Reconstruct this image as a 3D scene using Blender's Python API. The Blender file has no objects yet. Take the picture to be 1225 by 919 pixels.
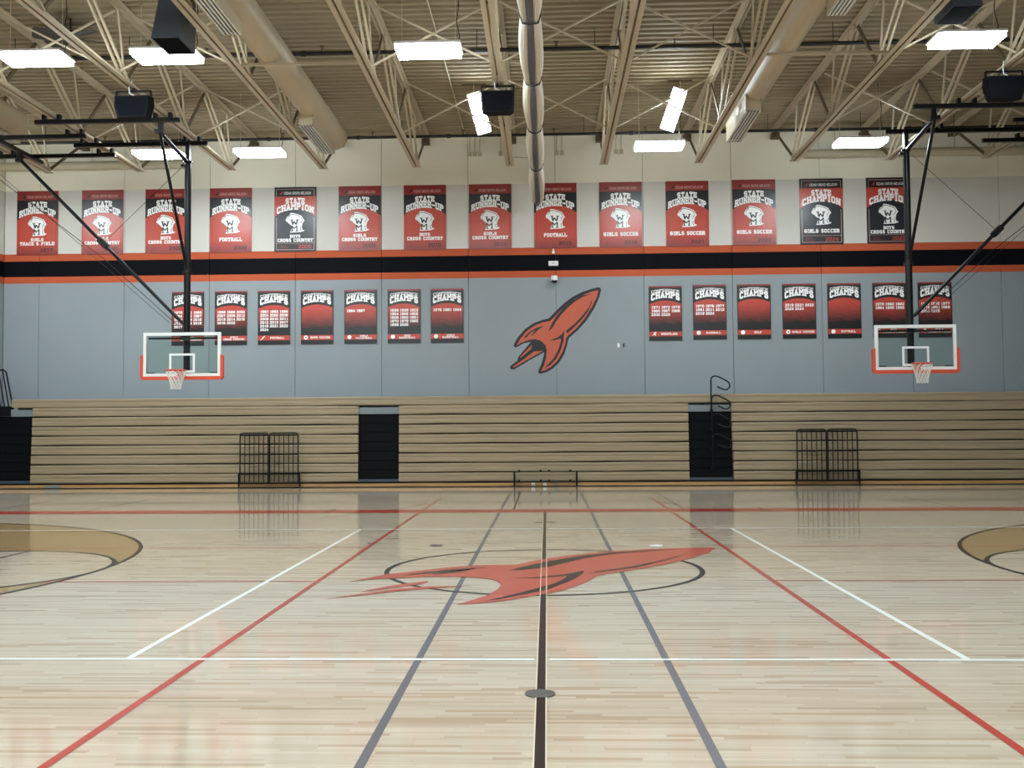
import bpy, math, random
from mathutils import Vector, Matrix, geometry

random.seed(7)
C = bpy.context.scene.collection
SC = bpy.context.scene

# ---------------------------------------------------------------- camera, world, exposure
def set_camera():
    f, yaw, pitch, roll = 1194.05, -0.0346641, 0.0423393, -0.0070697
    fw = Vector((math.sin(yaw) * math.cos(pitch), math.cos(yaw) * math.cos(pitch), math.sin(pitch)))
    r = Vector((math.cos(yaw), -math.sin(yaw), 0))
    u = r.cross(fw)
    c, s = math.cos(roll), math.sin(roll)
    r2, u2 = r * c + u * s, u * c - r * s
    cam = bpy.data.cameras.new('camera')
    cam.sensor_fit = 'HORIZONTAL'; cam.sensor_width = 36.0
    cam.lens = f / 1225 * 36.0
    cam.clip_end = 200
    o = bpy.data.objects.new('camera', cam)
    m = Matrix((r2, u2, -fw)).transposed().to_4x4()
    m.translation = Vector((0.04977, -11.6164, 1.6512))
    o.matrix_world = m
    C.objects.link(o)
    SC.camera = o
set_camera()
w = bpy.data.worlds.new('world'); SC.world = w
w.use_nodes = True
w.node_tree.nodes['Background'].inputs[0].default_value = (0.0, 0.0, 0.0, 1)
w.node_tree.nodes['Background'].inputs[1].default_value = 0.0
SC.view_settings.view_transform = 'Standard'
SC.view_settings.look = 'None'
SC.view_settings.exposure = 0.0
SC.view_settings.gamma = 1.0
LAMP = 76.0          # radiance of the lit lenses of the high bay fixtures
SC.cycles.max_bounces = 8
SC.cycles.diffuse_bounces = 5
SC.cycles.glossy_bounces = 4
SC.cycles.transparent_max_bounces = 8
SC.cycles.caustics_reflective = False
SC.cycles.caustics_refractive = False
SC.cycles.sample_clamp_indirect = 6.0
SC.cycles.use_denoising = True

# ---------------------------------------------------------------- materials
def lin(c):
    return tuple((v / 255 / 12.92) if v / 255 <= 0.04045 else ((v / 255 + 0.055) / 1.055) ** 2.4 for v in c)

class NT:
    """small helper round a material's node tree"""
    def __init__(s, name):
        s.m = bpy.data.materials.new(name); s.m.use_nodes = True
        s.t = s.m.node_tree; s.b = s.t.nodes['Principled BSDF']
    def n(s, kind, **kw):
        d = s.t.nodes.new(kind)
        for k, v in kw.items(): setattr(d, k, v)
        return d
    def l(s, a, b): s.t.links.new(a, b)
    def math(s, op, a, b=None, c=None):
        d = s.n('ShaderNodeMath', operation=op)
        for i, v in enumerate((a, b, c)):
            if v is None: continue
            if isinstance(v, (int, float)): d.inputs[i].default_value = v
            else: s.l(v, d.inputs[i])
        return d.outputs[0]
    def mix(s, f, a, b, mode='MIX'):
        d = s.n('ShaderNodeMix', data_type='RGBA', blend_type=mode)
        for i, v in ((0, f), (6, a), (7, b)):
            if isinstance(v, (int, float)): d.inputs[i].default_value = v
            elif isinstance(v, tuple): d.inputs[i].default_value = (*v[:3], 1)
            else: s.l(v, d.inputs[i])
        return d.outputs[2]

def plain(name, rgb, rough=0.5, metal=0.0, vary=0.06, scale=6.0, bump=0.0, spec=0.5):
    """painted or moulded surface: base colour with a slight mottling and relief"""
    k = NT(name); c = lin(rgb)
    geo = k.n('ShaderNodeTexCoord')
    no = k.n('ShaderNodeTexNoise'); no.inputs['Scale'].default_value = scale; no.inputs['Detail'].default_value = 3
    k.l(geo.outputs['Object'], no.inputs['Vector'])
    lo = tuple(v * (1 - vary) for v in c); hi = tuple(min(1, v * (1 + vary)) for v in c)
    k.l(k.mix(no.outputs['Fac'], lo, hi), k.b.inputs['Base Color'])
    k.b.inputs['Roughness'].default_value = rough
    k.b.inputs['Metallic'].default_value = metal
    k.b.inputs['Specular IOR Level'].default_value = spec
    if bump:
        bp = k.n('ShaderNodeBump'); bp.inputs['Strength'].default_value = bump; bp.inputs['Distance'].default_value = 0.01
        k.l(no.outputs['Fac'], bp.inputs['Height']); k.l(bp.outputs['Normal'], k.b.inputs['Normal'])
    return k.m

def emitter(name, rgb, strength):
    k = NT(name)
    k.b.inputs['Base Color'].default_value = (0.9, 0.9, 0.9, 1)
    k.b.inputs['Emission Color'].default_value = (*lin(rgb), 1)
    k.b.inputs['Emission Strength'].default_value = strength
    return k.m

def maple(name, dark, light, red):
    """strip flooring: 57 mm strips along X of random lengths and tones"""
    k = NT(name)
    g = k.n('ShaderNodeNewGeometry'); sp = k.n('ShaderNodeSeparateXYZ'); k.l(g.outputs['Position'], sp.inputs[0])
    x, y = sp.outputs[0], sp.outputs[1]
    row = k.math('FLOOR', k.math('DIVIDE', y, STRIP))
    w1 = k.n('ShaderNodeTexWhiteNoise', noise_dimensions='1D'); k.l(row, w1.inputs['W'])
    xs = k.math('ADD', k.math('MULTIPLY', x, 1.35), k.math('MULTIPLY', w1.outputs['Value'], 37.0))
    seg = k.math('FLOOR', xs)
    cv = k.n('ShaderNodeCombineXYZ'); k.l(row, cv.inputs[0]); k.l(seg, cv.inputs[1])
    w2 = k.n('ShaderNodeTexWhiteNoise', noise_dimensions='2D'); k.l(cv.outputs[0], w2.inputs['Vector'])
    ramp = k.n('ShaderNodeValToRGB')
    e = ramp.color_ramp.elements
    e[0].position = 0.0; e[0].color = (*lin(dark), 1)
    e[1].position = 1.0; e[1].color = (*lin(light), 1)
    for pos, col in ((0.07, red), (0.2, tuple((a + b) / 2 for a, b in zip(dark, light))), (0.6, tuple(a * 0.25 + b * 0.75 for a, b in zip(dark, light)))):
        q = e.new(pos); q.color = (*lin(col), 1)
    k.l(w2.outputs['Value'], ramp.inputs[0])
    # grain drawn out along the strip
    mp = k.n('ShaderNodeMapping'); mp.inputs['Scale'].default_value = (1.2, 46, 1); k.l(g.outputs['Position'], mp.inputs[0])
    no = k.n('ShaderNodeTexNoise'); no.inputs['Scale'].default_value = 1.6; no.inputs['Detail'].default_value = 5; k.l(mp.outputs[0], no.inputs['Vector'])
    grain = k.math('ADD', k.math('MULTIPLY', no.outputs['Fac'], 0.34), 0.83)
    col = k.mix(1.0, ramp.outputs[0], grain, 'MULTIPLY')
    # hairline joints
    fy = k.math('FRACT', k.math('DIVIDE', y, STRIP)); fx = k.math('FRACT', xs)
    jy = k.math('LESS_THAN', fy, 0.05); jx = k.math('LESS_THAN', fx, 0.004)
    j = k.math('MULTIPLY', k.math('MAXIMUM', jy, jx), 0.3)
    col = k.mix(j, col, (0.2, 0.13, 0.08))
    k.l(col, k.b.inputs['Base Color'])
    k.b.inputs['Roughness'].default_value = FLOOR_ROUGH
    k.b.inputs['Specular IOR Level'].default_value = 0.6
    return k.m
FLOOR_ROUGH = 0.07
STRIP = 0.0375

def wall_paint(name):
    """precast panel paint: grey, orange, black, orange, pale grey, cream bands by height"""
    k = NT(name)
    g = k.n('ShaderNodeNewGeometry'); sp = k.n('ShaderNodeSeparateXYZ'); k.l(g.outputs['Position'], sp.inputs[0])
    z = sp.outputs[2]
    grey, orange, black, pale, cream = lin((144, 151, 156)), lin((184, 89, 60)), lin((8, 10, 16)), lin((206, 203, 197)), lin((242, 238, 222))
    col = grey
    for h, c in ((5.955, orange), (6.15, black), (6.614, orange), (6.826, pale), (8.70, cream)):
        col = k.mix(k.math('GREATER_THAN', z, h), col, c)
    no = k.n('ShaderNodeTexNoise'); no.inputs['Scale'].default_value = 0.9; no.inputs['Detail'].default_value = 6
    k.l(g.outputs['Position'], no.inputs['Vector'])
    col = k.mix(1.0, col, k.math('ADD', k.math('MULTIPLY', no.outputs['Fac'], 0.12), 0.94), 'MULTIPLY')
    k.l(col, k.b.inputs['Base Color'])
    n2 = k.n('ShaderNodeTexNoise'); n2.inputs['Scale'].default_value = 60; k.l(g.outputs['Position'], n2.inputs['Vector'])
    bp = k.n('ShaderNodeBump'); bp.inputs['Strength'].default_value = 0.12; bp.inputs['Distance'].default_value = 0.01
    k.l(n2.outputs['Fac'], bp.inputs['Height']); k.l(bp.outputs['Normal'], k.b.inputs['Normal'])
    k.b.inputs['Roughness'].default_value = 0.65
    k.b.inputs['Specular IOR Level'].default_value = 0.08
    return k.m

def bench_wood(name, a, b):
    k = NT(name)
    g = k.n('ShaderNodeNewGeometry')
    mp = k.n('ShaderNodeMapping'); mp.inputs['Scale'].default_value = (0.8, 20, 22); k.l(g.outputs['Position'], mp.inputs[0])
    no = k.n('ShaderNodeTexNoise'); no.inputs['Scale'].default_value = 1.5; no.inputs['Detail'].default_value = 4; k.l(mp.outputs[0], no.inputs['Vector'])
    r = k.n('ShaderNodeValToRGB'); r.color_ramp.elements[0].position = 0.3; r.color_ramp.elements[1].position = 0.7
    r.color_ramp.elements[0].color = (*lin(a), 1); r.color_ramp.elements[1].color = (*lin(b), 1)
    k.l(no.outputs['Fac'], r.inputs[0]); k.l(r.outputs[0], k.b.inputs['Base Color'])
    k.b.inputs['Roughness'].default_value = 0.45
    return k.m

def print_fade(name, top, bottom, z1, z0, rough):
    """printed panel whose ink runs from one colour to another down the sheet"""
    k = NT(name)
    tc = k.n('ShaderNodeTexCoord'); sp = k.n('ShaderNodeSeparateXYZ'); k.l(tc.outputs['Object'], sp.inputs[0])
    mr = k.n('ShaderNodeMapRange'); mr.inputs[1].default_value = z0; mr.inputs[2].default_value = z1
    k.l(sp.outputs[2], mr.inputs[0])
    mp = k.n('ShaderNodeMapping'); mp.inputs['Rotation'].default_value = (0, 0.6, 0); mp.inputs['Scale'].default_value = (3, 3, 9); k.l(tc.outputs['Object'], mp.inputs[0])
    no = k.n('ShaderNodeTexNoise'); no.inputs['Scale'].default_value = 1.6; no.inputs['Detail'].default_value = 4; k.l(mp.outputs[0], no.inputs['Vector'])
    f = k.math('ADD', mr.outputs[0], k.math('MULTIPLY', k.math('SUBTRACT', no.outputs['Fac'], 0.5), 0.35))
    r = k.n('ShaderNodeValToRGB'); r.color_ramp.elements[0].position = 0.12; r.color_ramp.elements[1].position = 0.85
    r.color_ramp.elements[0].color = (*lin(bottom), 1); r.color_ramp.elements[1].color = (*lin(top), 1)
    k.l(f, r.inputs[0]); k.l(r.outputs[0], k.b.inputs['Base Color'])
    k.b.inputs['Roughness'].default_value = rough
    return k.m

def board_glass(name):
    k = NT(name)
    out = k.t.nodes['Material Output']
    tr = k.n('ShaderNodeBsdfTransparent'); tr.inputs[0].default_value = (0.86, 0.92, 0.90, 1)
    gl = k.n('ShaderNodeBsdfGlossy'); gl.inputs['Roughness'].default_value = 0.04
    fr = k.n('ShaderNodeFresnel'); fr.inputs[0].default_value = 1.45
    mx = k.n('ShaderNodeMixShader'); k.l(fr.outputs[0], mx.inputs[0]); k.l(tr.outputs[0], mx.inputs[1]); k.l(gl.outputs[0], mx.inputs[2])
    k.l(mx.outputs[0], out.inputs[0])
    return k.m

M = dict(
    floor=maple('maple_strip_floor', (173, 158, 138), (200, 186, 167), (174, 153, 131)),
    tan_floor=maple('stained_maple_floor', (150, 123, 84), (174, 148, 108), (150, 120, 84)),
    wall=wall_paint('banded_wall_paint'),
    backing=plain('wall_joint_sealant', (112, 114, 114), 0.8),
    steel=plain('tan_painted_steel', (190, 177, 152), 0.5, vary=0.08, scale=3),
    deck=plain('tan_roof_deck', (154, 141, 116), 0.7, vary=0.08, scale=1.2, spec=0.2),
    duct=plain('tan_painted_duct', (190, 177, 150), 0.5, vary=0.05, scale=4, bump=0.25),
    dark_steel=plain('brown_primer_steel', (92, 78, 56), 0.6),
    black=plain('black_powder_coat', (7, 8, 11), 0.3, vary=0.1, spec=0.25),
    black_matt=plain('black_matt_panel', (5, 6, 9), 0.6, vary=0.15, spec=0.12),
    pipe_black=plain('black_sprinkler_pipe', (16, 15, 15), 0.4),
    navy=plain('dark_grille_cloth', (8, 10, 16), 0.85, vary=0.2, scale=60, spec=0.08),
    charcoal=plain('charcoal_cabinet', (62, 70, 84), 0.6, vary=0.1, scale=20),
    slot=plain('grille_slot_dark', (14, 12, 12), 0.7),
    white=plain('white_enamel', (228, 230, 230), 0.35, vary=0.02),
    white_paint=plain('white_court_paint', (236, 238, 234), 0.16, vary=0.02),
    cream_paint=plain('cream_court_paint', (226, 214, 190), 0.16, vary=0.02),
    black_paint=plain('black_court_paint', (12, 11, 12), 0.16, vary=0.1),
    grey_paint=plain('grey_court_paint', (96, 99, 106), 0.16, vary=0.06),
    red_paint=plain('red_court_paint', (172, 62, 50), 0.16, vary=0.06),
    emblem_paint=plain('coral_court_paint', (186, 82, 64), 0.16, vary=0.04),
    brass=plain('dark_floor_plate', (78, 76, 74), 0.35, metal=0.3),
    bench=bench_wood('bleacher_seat_board', (138, 122, 98), (151, 135, 109)),
    kick=bench_wood('varnished_kick_board', (150, 112, 68), (188, 146, 94)),
    ledge=plain('grey_bleacher_deck', (116, 124, 128), 0.5),
    lens=emitter('lit_diffuser', (237, 251, 255), LAMP),
    glass=board_glass('backboard_glass'),
    pad=plain('orange_red_board_padding', (204, 74, 44), 0.55, vary=0.04),
    rim=plain('orange_rim_enamel', (200, 66, 40), 0.4),
    net=plain('white_net_cord', (226, 222, 214), 0.8),
    vinyl=plain('off_white_curtain_vinyl', (226, 220, 204), 0.55, vary=0.06, scale=9),
    mesh=plain('grey_curtain_mesh', (150, 149, 160), 0.75, vary=0.2, scale=14),
    strap=plain('dark_strap_webbing', (52, 48, 50), 0.8),
    ink_red=plain('red_banner_ink', (184, 66, 50), 0.3, vary=0.04),
    ink_deep=plain('deep_red_banner_ink', (140, 40, 37), 0.3, vary=0.05),
    ink_black=plain('black_banner_ink', (16, 16, 22), 0.3, vary=0.1),
    ink_white=plain('white_banner_ink', (246, 245, 245), 0.32, vary=0.02),
    ink_pale=plain('pale_pink_banner_ink', (206, 160, 150), 0.32, vary=0.03),
    ink_body=print_fade('red_body_banner_ink', (186, 68, 52), (134, 48, 46), -0.55, -0.95, 0.3),
    ink_fade=print_fade('red_to_black_banner_ink', (184, 62, 48), (14, 12, 15), 0.36, -0.42, 0.3),
    ink_dark=print_fade('black_body_banner_ink', (26, 26, 36), (16, 14, 20), -0.5, -0.95, 0.3),
    logo_orange=plain('orange_wall_vinyl', (188, 88, 62), 0.5, vary=0.03),
    logo_black=plain('black_wall_vinyl', (18, 18, 24), 0.5, vary=0.05),
    fan=plain('dark_fan_enamel', (58, 54, 52), 0.5),
    conduit=plain('cream_conduit', (190, 182, 156), 0.5),
    dome=plain('smoked_camera_dome', (20, 20, 24), 0.12),
)

# ---------------------------------------------------------------- mesh building
class MB:
    """collects shapes in world coordinates; build() links them as ONE mesh object"""
    def __init__(s): s.v = []; s.f = []; s.sm = []
    def add(s, vs, fs, smooth=False):
        o = len(s.v); s.v += [tuple(v) for v in vs]
        s.f += [tuple(i + o for i in f) for f in fs]; s.sm += [smooth] * len(fs)
        return s
    def box(s, x0, x1, y0, y1, z0, z1):
        x0, x1 = sorted((x0, x1)); y0, y1 = sorted((y0, y1)); z0, z1 = sorted((z0, z1))
        return s.add([(x, y, z) for z in (z0, z1) for y in (y0, y1) for x in (x0, x1)],
                     [(0, 2, 3, 1), (4, 5, 7, 6), (0, 1, 5, 4), (2, 6, 7, 3), (0, 4, 6, 2), (1, 3, 7, 5)])
    def bar(s, a, b, w, h, up=(0, 0, 1)):
        """rectangular bar from a to b, w across, h along up"""
        a, b = Vector(a), Vector(b); d = (b - a).normalized(); u = Vector(up)
        if abs(d.dot(u)) > 0.98: u = Vector((0, 1, 0))
        r = d.cross(u).normalized(); u = r.cross(d)
        vs = [p + r * (i * w / 2) + u * (j * h / 2) for p in (a, b) for i, j in ((-1, -1), (1, -1), (1, 1), (-1, 1))]
        return s.add(vs, [(3, 2, 1, 0), (4, 5, 6, 7), (0, 1, 5, 4), (1, 2, 6, 5), (2, 3, 7, 6), (3, 0, 4, 7)])
    def tube(s, pts, r, n=8, closed=False, cap=True):
        pts = [Vector(p) for p in pts]; m = len(pts); rs = r if isinstance(r, (list, tuple)) else [r] * m
        u = None; vs = []
        for i, p in enumerate(pts):
            a = pts[(i - 1) % m] if (closed or i > 0) else p
            b = pts[(i + 1) % m] if (closed or i < m - 1) else p
            d = (b - a).normalized()
            if u is None: u = d.orthogonal().normalized()
            u = (u - d * u.dot(d))
            u = u.normalized() if u.length > 1e-6 else d.orthogonal().normalized()
            q = d.cross(u)
            vs += [p + (u * math.cos(2 * math.pi * k / n) + q * math.sin(2 * math.pi * k / n)) * rs[i] for k in range(n)]
        fs = []
        for i in range(m if closed else m - 1):
            j = (i + 1) % m
            fs += [(i * n + k, i * n + (k + 1) % n, j * n + (k + 1) % n, j * n + k) for k in range(n)]
        s.add(vs, fs, True)
        if cap and not closed:
            s.add(vs[:n], [tuple(reversed(range(n)))]); s.add(vs[-n:], [tuple(range(n))])
        return s
    def extrude_x(s, prof, x0, x1, smooth=False):
        """closed (y, z) profile run along X"""
        n = len(prof)
        vs = [(x, y, z) for x in (x0, x1) for y, z in prof]
        s.add(vs, [(k, (k + 1) % n, n + (k + 1) % n, n + k) for k in range(n)], smooth)
        tri = geometry.tessellate_polygon([[Vector((y, z, 0)) for y, z in prof]])
        s.add(vs, [t for t in tri] + [tuple(n + i for i in reversed(t)) for t in tri])
        return s
    def extrude_y(s, prof, y0, y1):
        """closed (x, z) outline given thickness along Y: y0 is the face towards the room"""
        n = len(prof)
        vs = [(x, y, z) for y in (y0, y1) for x, z in prof]
        tri = geometry.tessellate_polygon([[Vector((x, z, 0)) for x, z in prof]])
        fs = []
        for t in tri:
            a, b, c = (Vector((*prof[i], 0)) for i in t)
            t = t if (b - a).cross(c - a).z > 0 else tuple(reversed(t))
            fs.append(tuple(t))
        s.add(vs, fs)
        s.add(vs, [(k, (k + 1) % n, n + (k + 1) % n, n + k) for k in range(n)])
        return s
    def flat_z(s, prof, z):
        tri = geometry.tessellate_polygon([[Vector((x, y, 0)) for x, y in prof]])
        fs = []
        for t in tri:
            a, b, c = (Vector((*prof[i], 0)) for i in t)
            fs.append(tuple(t) if (b - a).cross(c - a).z > 0 else tuple(reversed(t)))
        return s.add([(x, y, z) for x, y in prof], fs)
    def build(s, name, mat, parent=None, loc=None, **props):
        """verts are in world space; the object's origin is its parent's place or loc"""
        o0 = Vector(loc) if loc is not None else (WORLD[parent.name] if parent else Vector((0, 0, 0)))
        me = bpy.data.meshes.new(name)
        me.from_pydata([tuple(Vector(v) - o0) for v in s.v], [], s.f)
        me.polygons.foreach_set('use_smooth', s.sm)
        me.materials.append(mat if not isinstance(mat, str) else M[mat])
        me.update()
        ob = bpy.data.objects.new(name, me); C.objects.link(ob)
        if parent:
            ob.parent = parent; ob.location = o0 - WORLD[parent.name]
        else:
            ob.location = o0
        WORLD[ob.name] = o0
        for k2, v in props.items(): ob[k2] = v
        return ob
WORLD = {}

def tag(o, label=None, cat=None, group=None, kind=None):
    for k, v in (('label', label), ('category', cat), ('group', group), ('kind', kind)):
        if v: o[k] = v
    return o
def thing(name, label, cat, loc=(0, 0, 0), group=None):
    o = bpy.data.objects.new(name, None); C.objects.link(o); o.location = loc
    o.empty_display_size = 0.2
    WORLD[o.name] = Vector(loc)
    return tag(o, label, cat, group)
def copy_tree(o, loc=None, label=None, parent=None):
    c = o.copy(); C.objects.link(c)
    if parent: c.parent = parent
    if loc is not None: c.location = loc
    if label: c['label'] = label
    for ch in o.children: copy_tree(ch, parent=c)
    return c
ORD = ['first', 'second', 'third', 'fourth', 'fifth', 'sixth', 'seventh', 'eighth', 'ninth', 'tenth', 'eleventh', 'twelfth', 'thirteenth', 'fourteenth']

# ---------------------------------------------------------------- measurements of the hall (metres; origin on the centre spot)
WALL_Y, FRONT_Y, LEFT_X, RIGHT_X, DECK_Z = 17.15, -14.2, -15.95, 15.95, 10.17
JOIST_X = [-13.5 + 2.523 * i for i in range(11)]
CHORD_Z = 8.66

# ---------------------------------------------------------------- room shell
floor = MB().box(LEFT_X, RIGHT_X, FRONT_Y, WALL_Y + 0.3, -0.12, 0).build('floor', 'floor', kind='structure')
wb = MB().box(LEFT_X - 0.25, RIGHT_X + 0.25, WALL_Y + 0.05, WALL_Y + 0.3, 0, DECK_Z + 0.2).build('wall_back', 'backing', kind='structure')
joints = [LEFT_X + 0.02] + [-14.87 + 2.536 * i for i in range(13)] + [RIGHT_X - 0.02]
for a, b in zip(joints[:-1], joints[1:]):
    if b - a < 0.2: continue
    q = MB()
    g = 0.005; c = 0.006
    prof = [(a + g, 0.0), (b - g, 0.0), (b - g, DECK_Z), (a + g, DECK_Z)]
    # chamfered precast panel
    vs = [(a + g, WALL_Y + c, 0), (b - g, WALL_Y + c, 0), (b - g, WALL_Y + c, DECK_Z), (a + g, WALL_Y + c, DECK_Z),
          (a + g + c, WALL_Y, 0), (b - g - c, WALL_Y, 0), (b - g - c, WALL_Y, DECK_Z), (a + g + c, WALL_Y, DECK_Z),
          (a + g, WALL_Y + 0.06, 0), (b - g, WALL_Y + 0.06, 0), (b - g, WALL_Y + 0.06, DECK_Z), (a + g, WALL_Y + 0.06, DECK_Z)]
    q.add(vs, [(4, 5, 6, 7), (0, 4, 7, 3), (5, 1, 2, 6), (8, 0, 3, 11), (1, 9, 10, 2)])
    q.build('wall_panel', 'wall', wb)
MB().box(LEFT_X - 0.25, LEFT_X, FRONT_Y, WALL_Y + 0.3, 0, DECK_Z + 0.2).build('wall_left', 'wall', kind='structure')
MB().box(RIGHT_X, RIGHT_X + 0.25, FRONT_Y, WALL_Y + 0.3, 0, DECK_Z + 0.2).build('wall_right', 'wall', kind='structure')
MB().box(LEFT_X - 0.25, RIGHT_X + 0.25, FRONT_Y - 0.25, FRONT_Y, 0, DECK_Z + 0.2).build('wall_front', 'wall', kind='structure')

# fluted steel roof deck: trapezoid ribs along X
def deck():
    q = MB(); P = 0.25; y = FRONT_Y; vs = []
    while y < WALL_Y:
        vs += [(y, DECK_Z), (y + 0.10, DECK_Z), (y + 0.125, DECK_Z + 0.10), (y + 0.225, DECK_Z + 0.10)]
        y += P
    vs.append((WALL_Y + 0.2, DECK_Z))
    n = len(vs)
    pts = [(x, a, b) for x in (LEFT_X - 0.2, RIGHT_X + 0.2) for a, b in vs]
    q.add(pts, [(k, n + k, n + k + 1, k + 1) for k in range(n - 1)])
    q.box(LEFT_X - 0.25, RIGHT_X + 0.25, FRONT_Y - 0.25, WALL_Y + 0.3, DECK_Z + 0.2, DECK_Z + 0.3)
    return q.build('ceiling', 'deck', kind='structure')
deck()

# ---------------------------------------------------------------- court markings, painted on the floor
def line(x0, x1, y0, y1, mat, z): MB().flat_z([(x0, y0), (x1, y0), (x1, y1), (x0, y1)], z).build('court_line', mat, floor)
def arc_pts(cx, cy, r, a0, a1, n): return [(cx + r * math.cos(a0 + (a1 - a0) * i / n), cy + r * math.sin(a0 + (a1 - a0) * i / n)) for i in range(n + 1)]
def arc(cx, cy, r, a0, a1, wd, mat, z, n=96, name='court_arc'):
    q = MB(); o = arc_pts(cx, cy, r, a0, a1, n); i = arc_pts(cx, cy, r - wd, a0, a1, n)
    q.add([(x, y, z) for x, y in o + i], [(k, k + 1, n + 2 + k, n + 1 + k) for k in range(n)])
    return q.build(name, mat, floor)
PI = math.pi
line(LEFT_X, RIGHT_X, 7.62, 8.28, 'red_paint', 0.002)                      # far side line of the main court
line(LEFT_X, RIGHT_X, -8.28, -7.62, 'red_paint', 0.002)
for s in (-1, 1):
    line(s * 2.425 - 0.028, s * 2.425 + 0.028, -12.4, 11.6, 'red_paint', 0.0022)
    line(s * 0.876 - 0.026, s * 0.876 + 0.026, -12.4, 13.0, 'grey_paint', 0.0018)
    line(s * 2.972 - 0.025, s * 2.972 + 0.025, -4.5, 4.5, 'white_paint', 0.0026)
    for y in (2.105, -0.895):
        line(s * 2.45, s * 9.0 if y > 0 and False else s * 15.9, y - 0.028, y + 0.028, 'red_paint', 0.0010)
    line(s * 0.055, s * 9.0, -4.505, -4.455, 'white_paint', 0.003)
    line(s * 0.055, s * 9.0, 4.5, 4.55, 'white_paint', 0.003)
    line(s * 8.975 - 0.025, s * 8.975 + 0.025, -4.5, 4.5, 'white_paint', 0.0026)
    # three-point area: stained, with the free-throw circle left natural inside it
    bx = s * 11.2
    a0 = PI / 2 if s < 0 else -PI / 2
    half = arc_pts(bx, 0, 6.02, -PI / 2 if s < 0 else PI / 2, PI / 2 if s < 0 else 3 * PI / 2, 96)
    MB().flat_z(half + [(s * 12.8, half[-1][1]), (s * 12.8, half[0][1])], 0.0005).build('stained_three_point_area', 'tan_floor', floor)
    MB().flat_z(arc_pts(s * 7.0, 0, 1.83, 0, 2 * PI, 64)[:-1], 0.0012).build('natural_free_throw_circle', 'floor', floor)
    MB().flat_z([(s * 7.0, -1.83), (s * 12.8, -1.83), (s * 12.8, 1.83), (s * 7.0, 1.83)][::s], 0.0009).build('natural_free_throw_lane', 'floor', floor)
    arc(bx, 0, 6.02, -PI / 2 if s < 0 else PI / 2, PI / 2 if s < 0 else 3 * PI / 2, 0.058, 'black_paint', 0.0024)
    arc(s * 7.0, 0, 1.83, 0, 2 * PI, 0.058, 'black_paint', 0.0028)
    line(s * 7.0 - 0.025, s * 7.0 + 0.025, -1.83, 1.83, 'black_paint', 0.003)
    for y in (-1.83, 1.78): line(s * 7.0, s * 12.8, y, y + 0.05, 'black_paint', 0.003)
    line(s * 4.25 - 0.025, s * 4.25 + 0.025, 7.62, 8.6, 'black_paint', 0.0034)   # coaching box ticks
    line(s * 4.25 - 0.025, s * 4.25 + 0.025, -8.6, -7.62, 'black_paint', 0.0034)
    # side-court key and arc beyond the red border
    arc(s * 8.5, 10.9, 6.02, PI + 0.15 if s > 0 else -0.75, 2 * PI - 2.35 if s > 0 else -0.15, 0.03, 'black_paint', 0.0012)
for x in (-0.625, 2.73): line(x - 0.018, x + 0.018, 8.3, 13.5, 'black_paint', 0.0014)
for x in (-11.4, -9.25, 8.1, 11.3): line(x - 0.015, x + 0.015, 8.3, 11.4, 'grey_paint', 0.0014)
for y0, y1 in ((-12.4, -1.52), (0.86, 7.62)):                            # centre line, broken by the emblem
    line(-0.027, 0.027, y0, y1, 'black_paint', 0.0036)
for x in (-0.031, 0.031): line(x - 0.004, x + 0.004, -12.4, 7.62, 'cream_paint', 0.0058)
line(-0.19, 0.19, 5.55, 5.65, 'black_paint', 0.0038)
# centre circle: the ring is broken where the emblem lies over it
arc(0, 0, 1.83, 0.0, 2 * PI, 0.058, 'black_paint', 0.0030, 160, 'center_circle')
FLOOR_ROCKET = [(-2.077,-0.943),(-1.771,-0.408),(-1.465,-0.166),(-1.067,0.177),(-0.744,0.314),(-0.321,0.356),(-0.288,0.434),(-0.036,0.81),(0.397,1.242),(0.891,1.606),(1.395,1.83),(1.899,1.939),(2.285,1.971),(2.281,1.87),(2.106,1.391),(1.823,0.895),(1.465,0.373),(0.985,-0.149),(0.59,-0.521),(0.495,-0.861),(0.366,-1.193),(0.19,-1.515),(0.024,-1.723),(-0.392,-2.133),(-0.577,-2.228),(-0.806,-2.324),(-0.676,-2.076),(-0.549,-1.815),(-0.458,-1.423),(-0.442,-1.161),(-0.482,-0.935),(-0.593,-0.738),(-0.784,-0.641),(-0.994,-0.598),(-1.282,-0.608),(-1.602,-0.686),(-1.893,-0.789)]
FLOOR_FLAMES = [[(-2.124,-2.027),(-1.803,-1.806),(-1.437,-1.531),(-1.112,-1.383),(-0.928,-1.301),(-0.742,-1.207),(-0.933,-1.241),(-1.204,-1.263),(-1.492,-1.415),(-1.818,-1.73)],[(-1.841,-1.607),(-1.617,-1.235),(-1.391,-1.027),(-1.249,-0.888),(-1.225,-0.952),(-1.265,-1.078),(-1.421,-1.237),(-1.675,-1.471)]]
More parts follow.
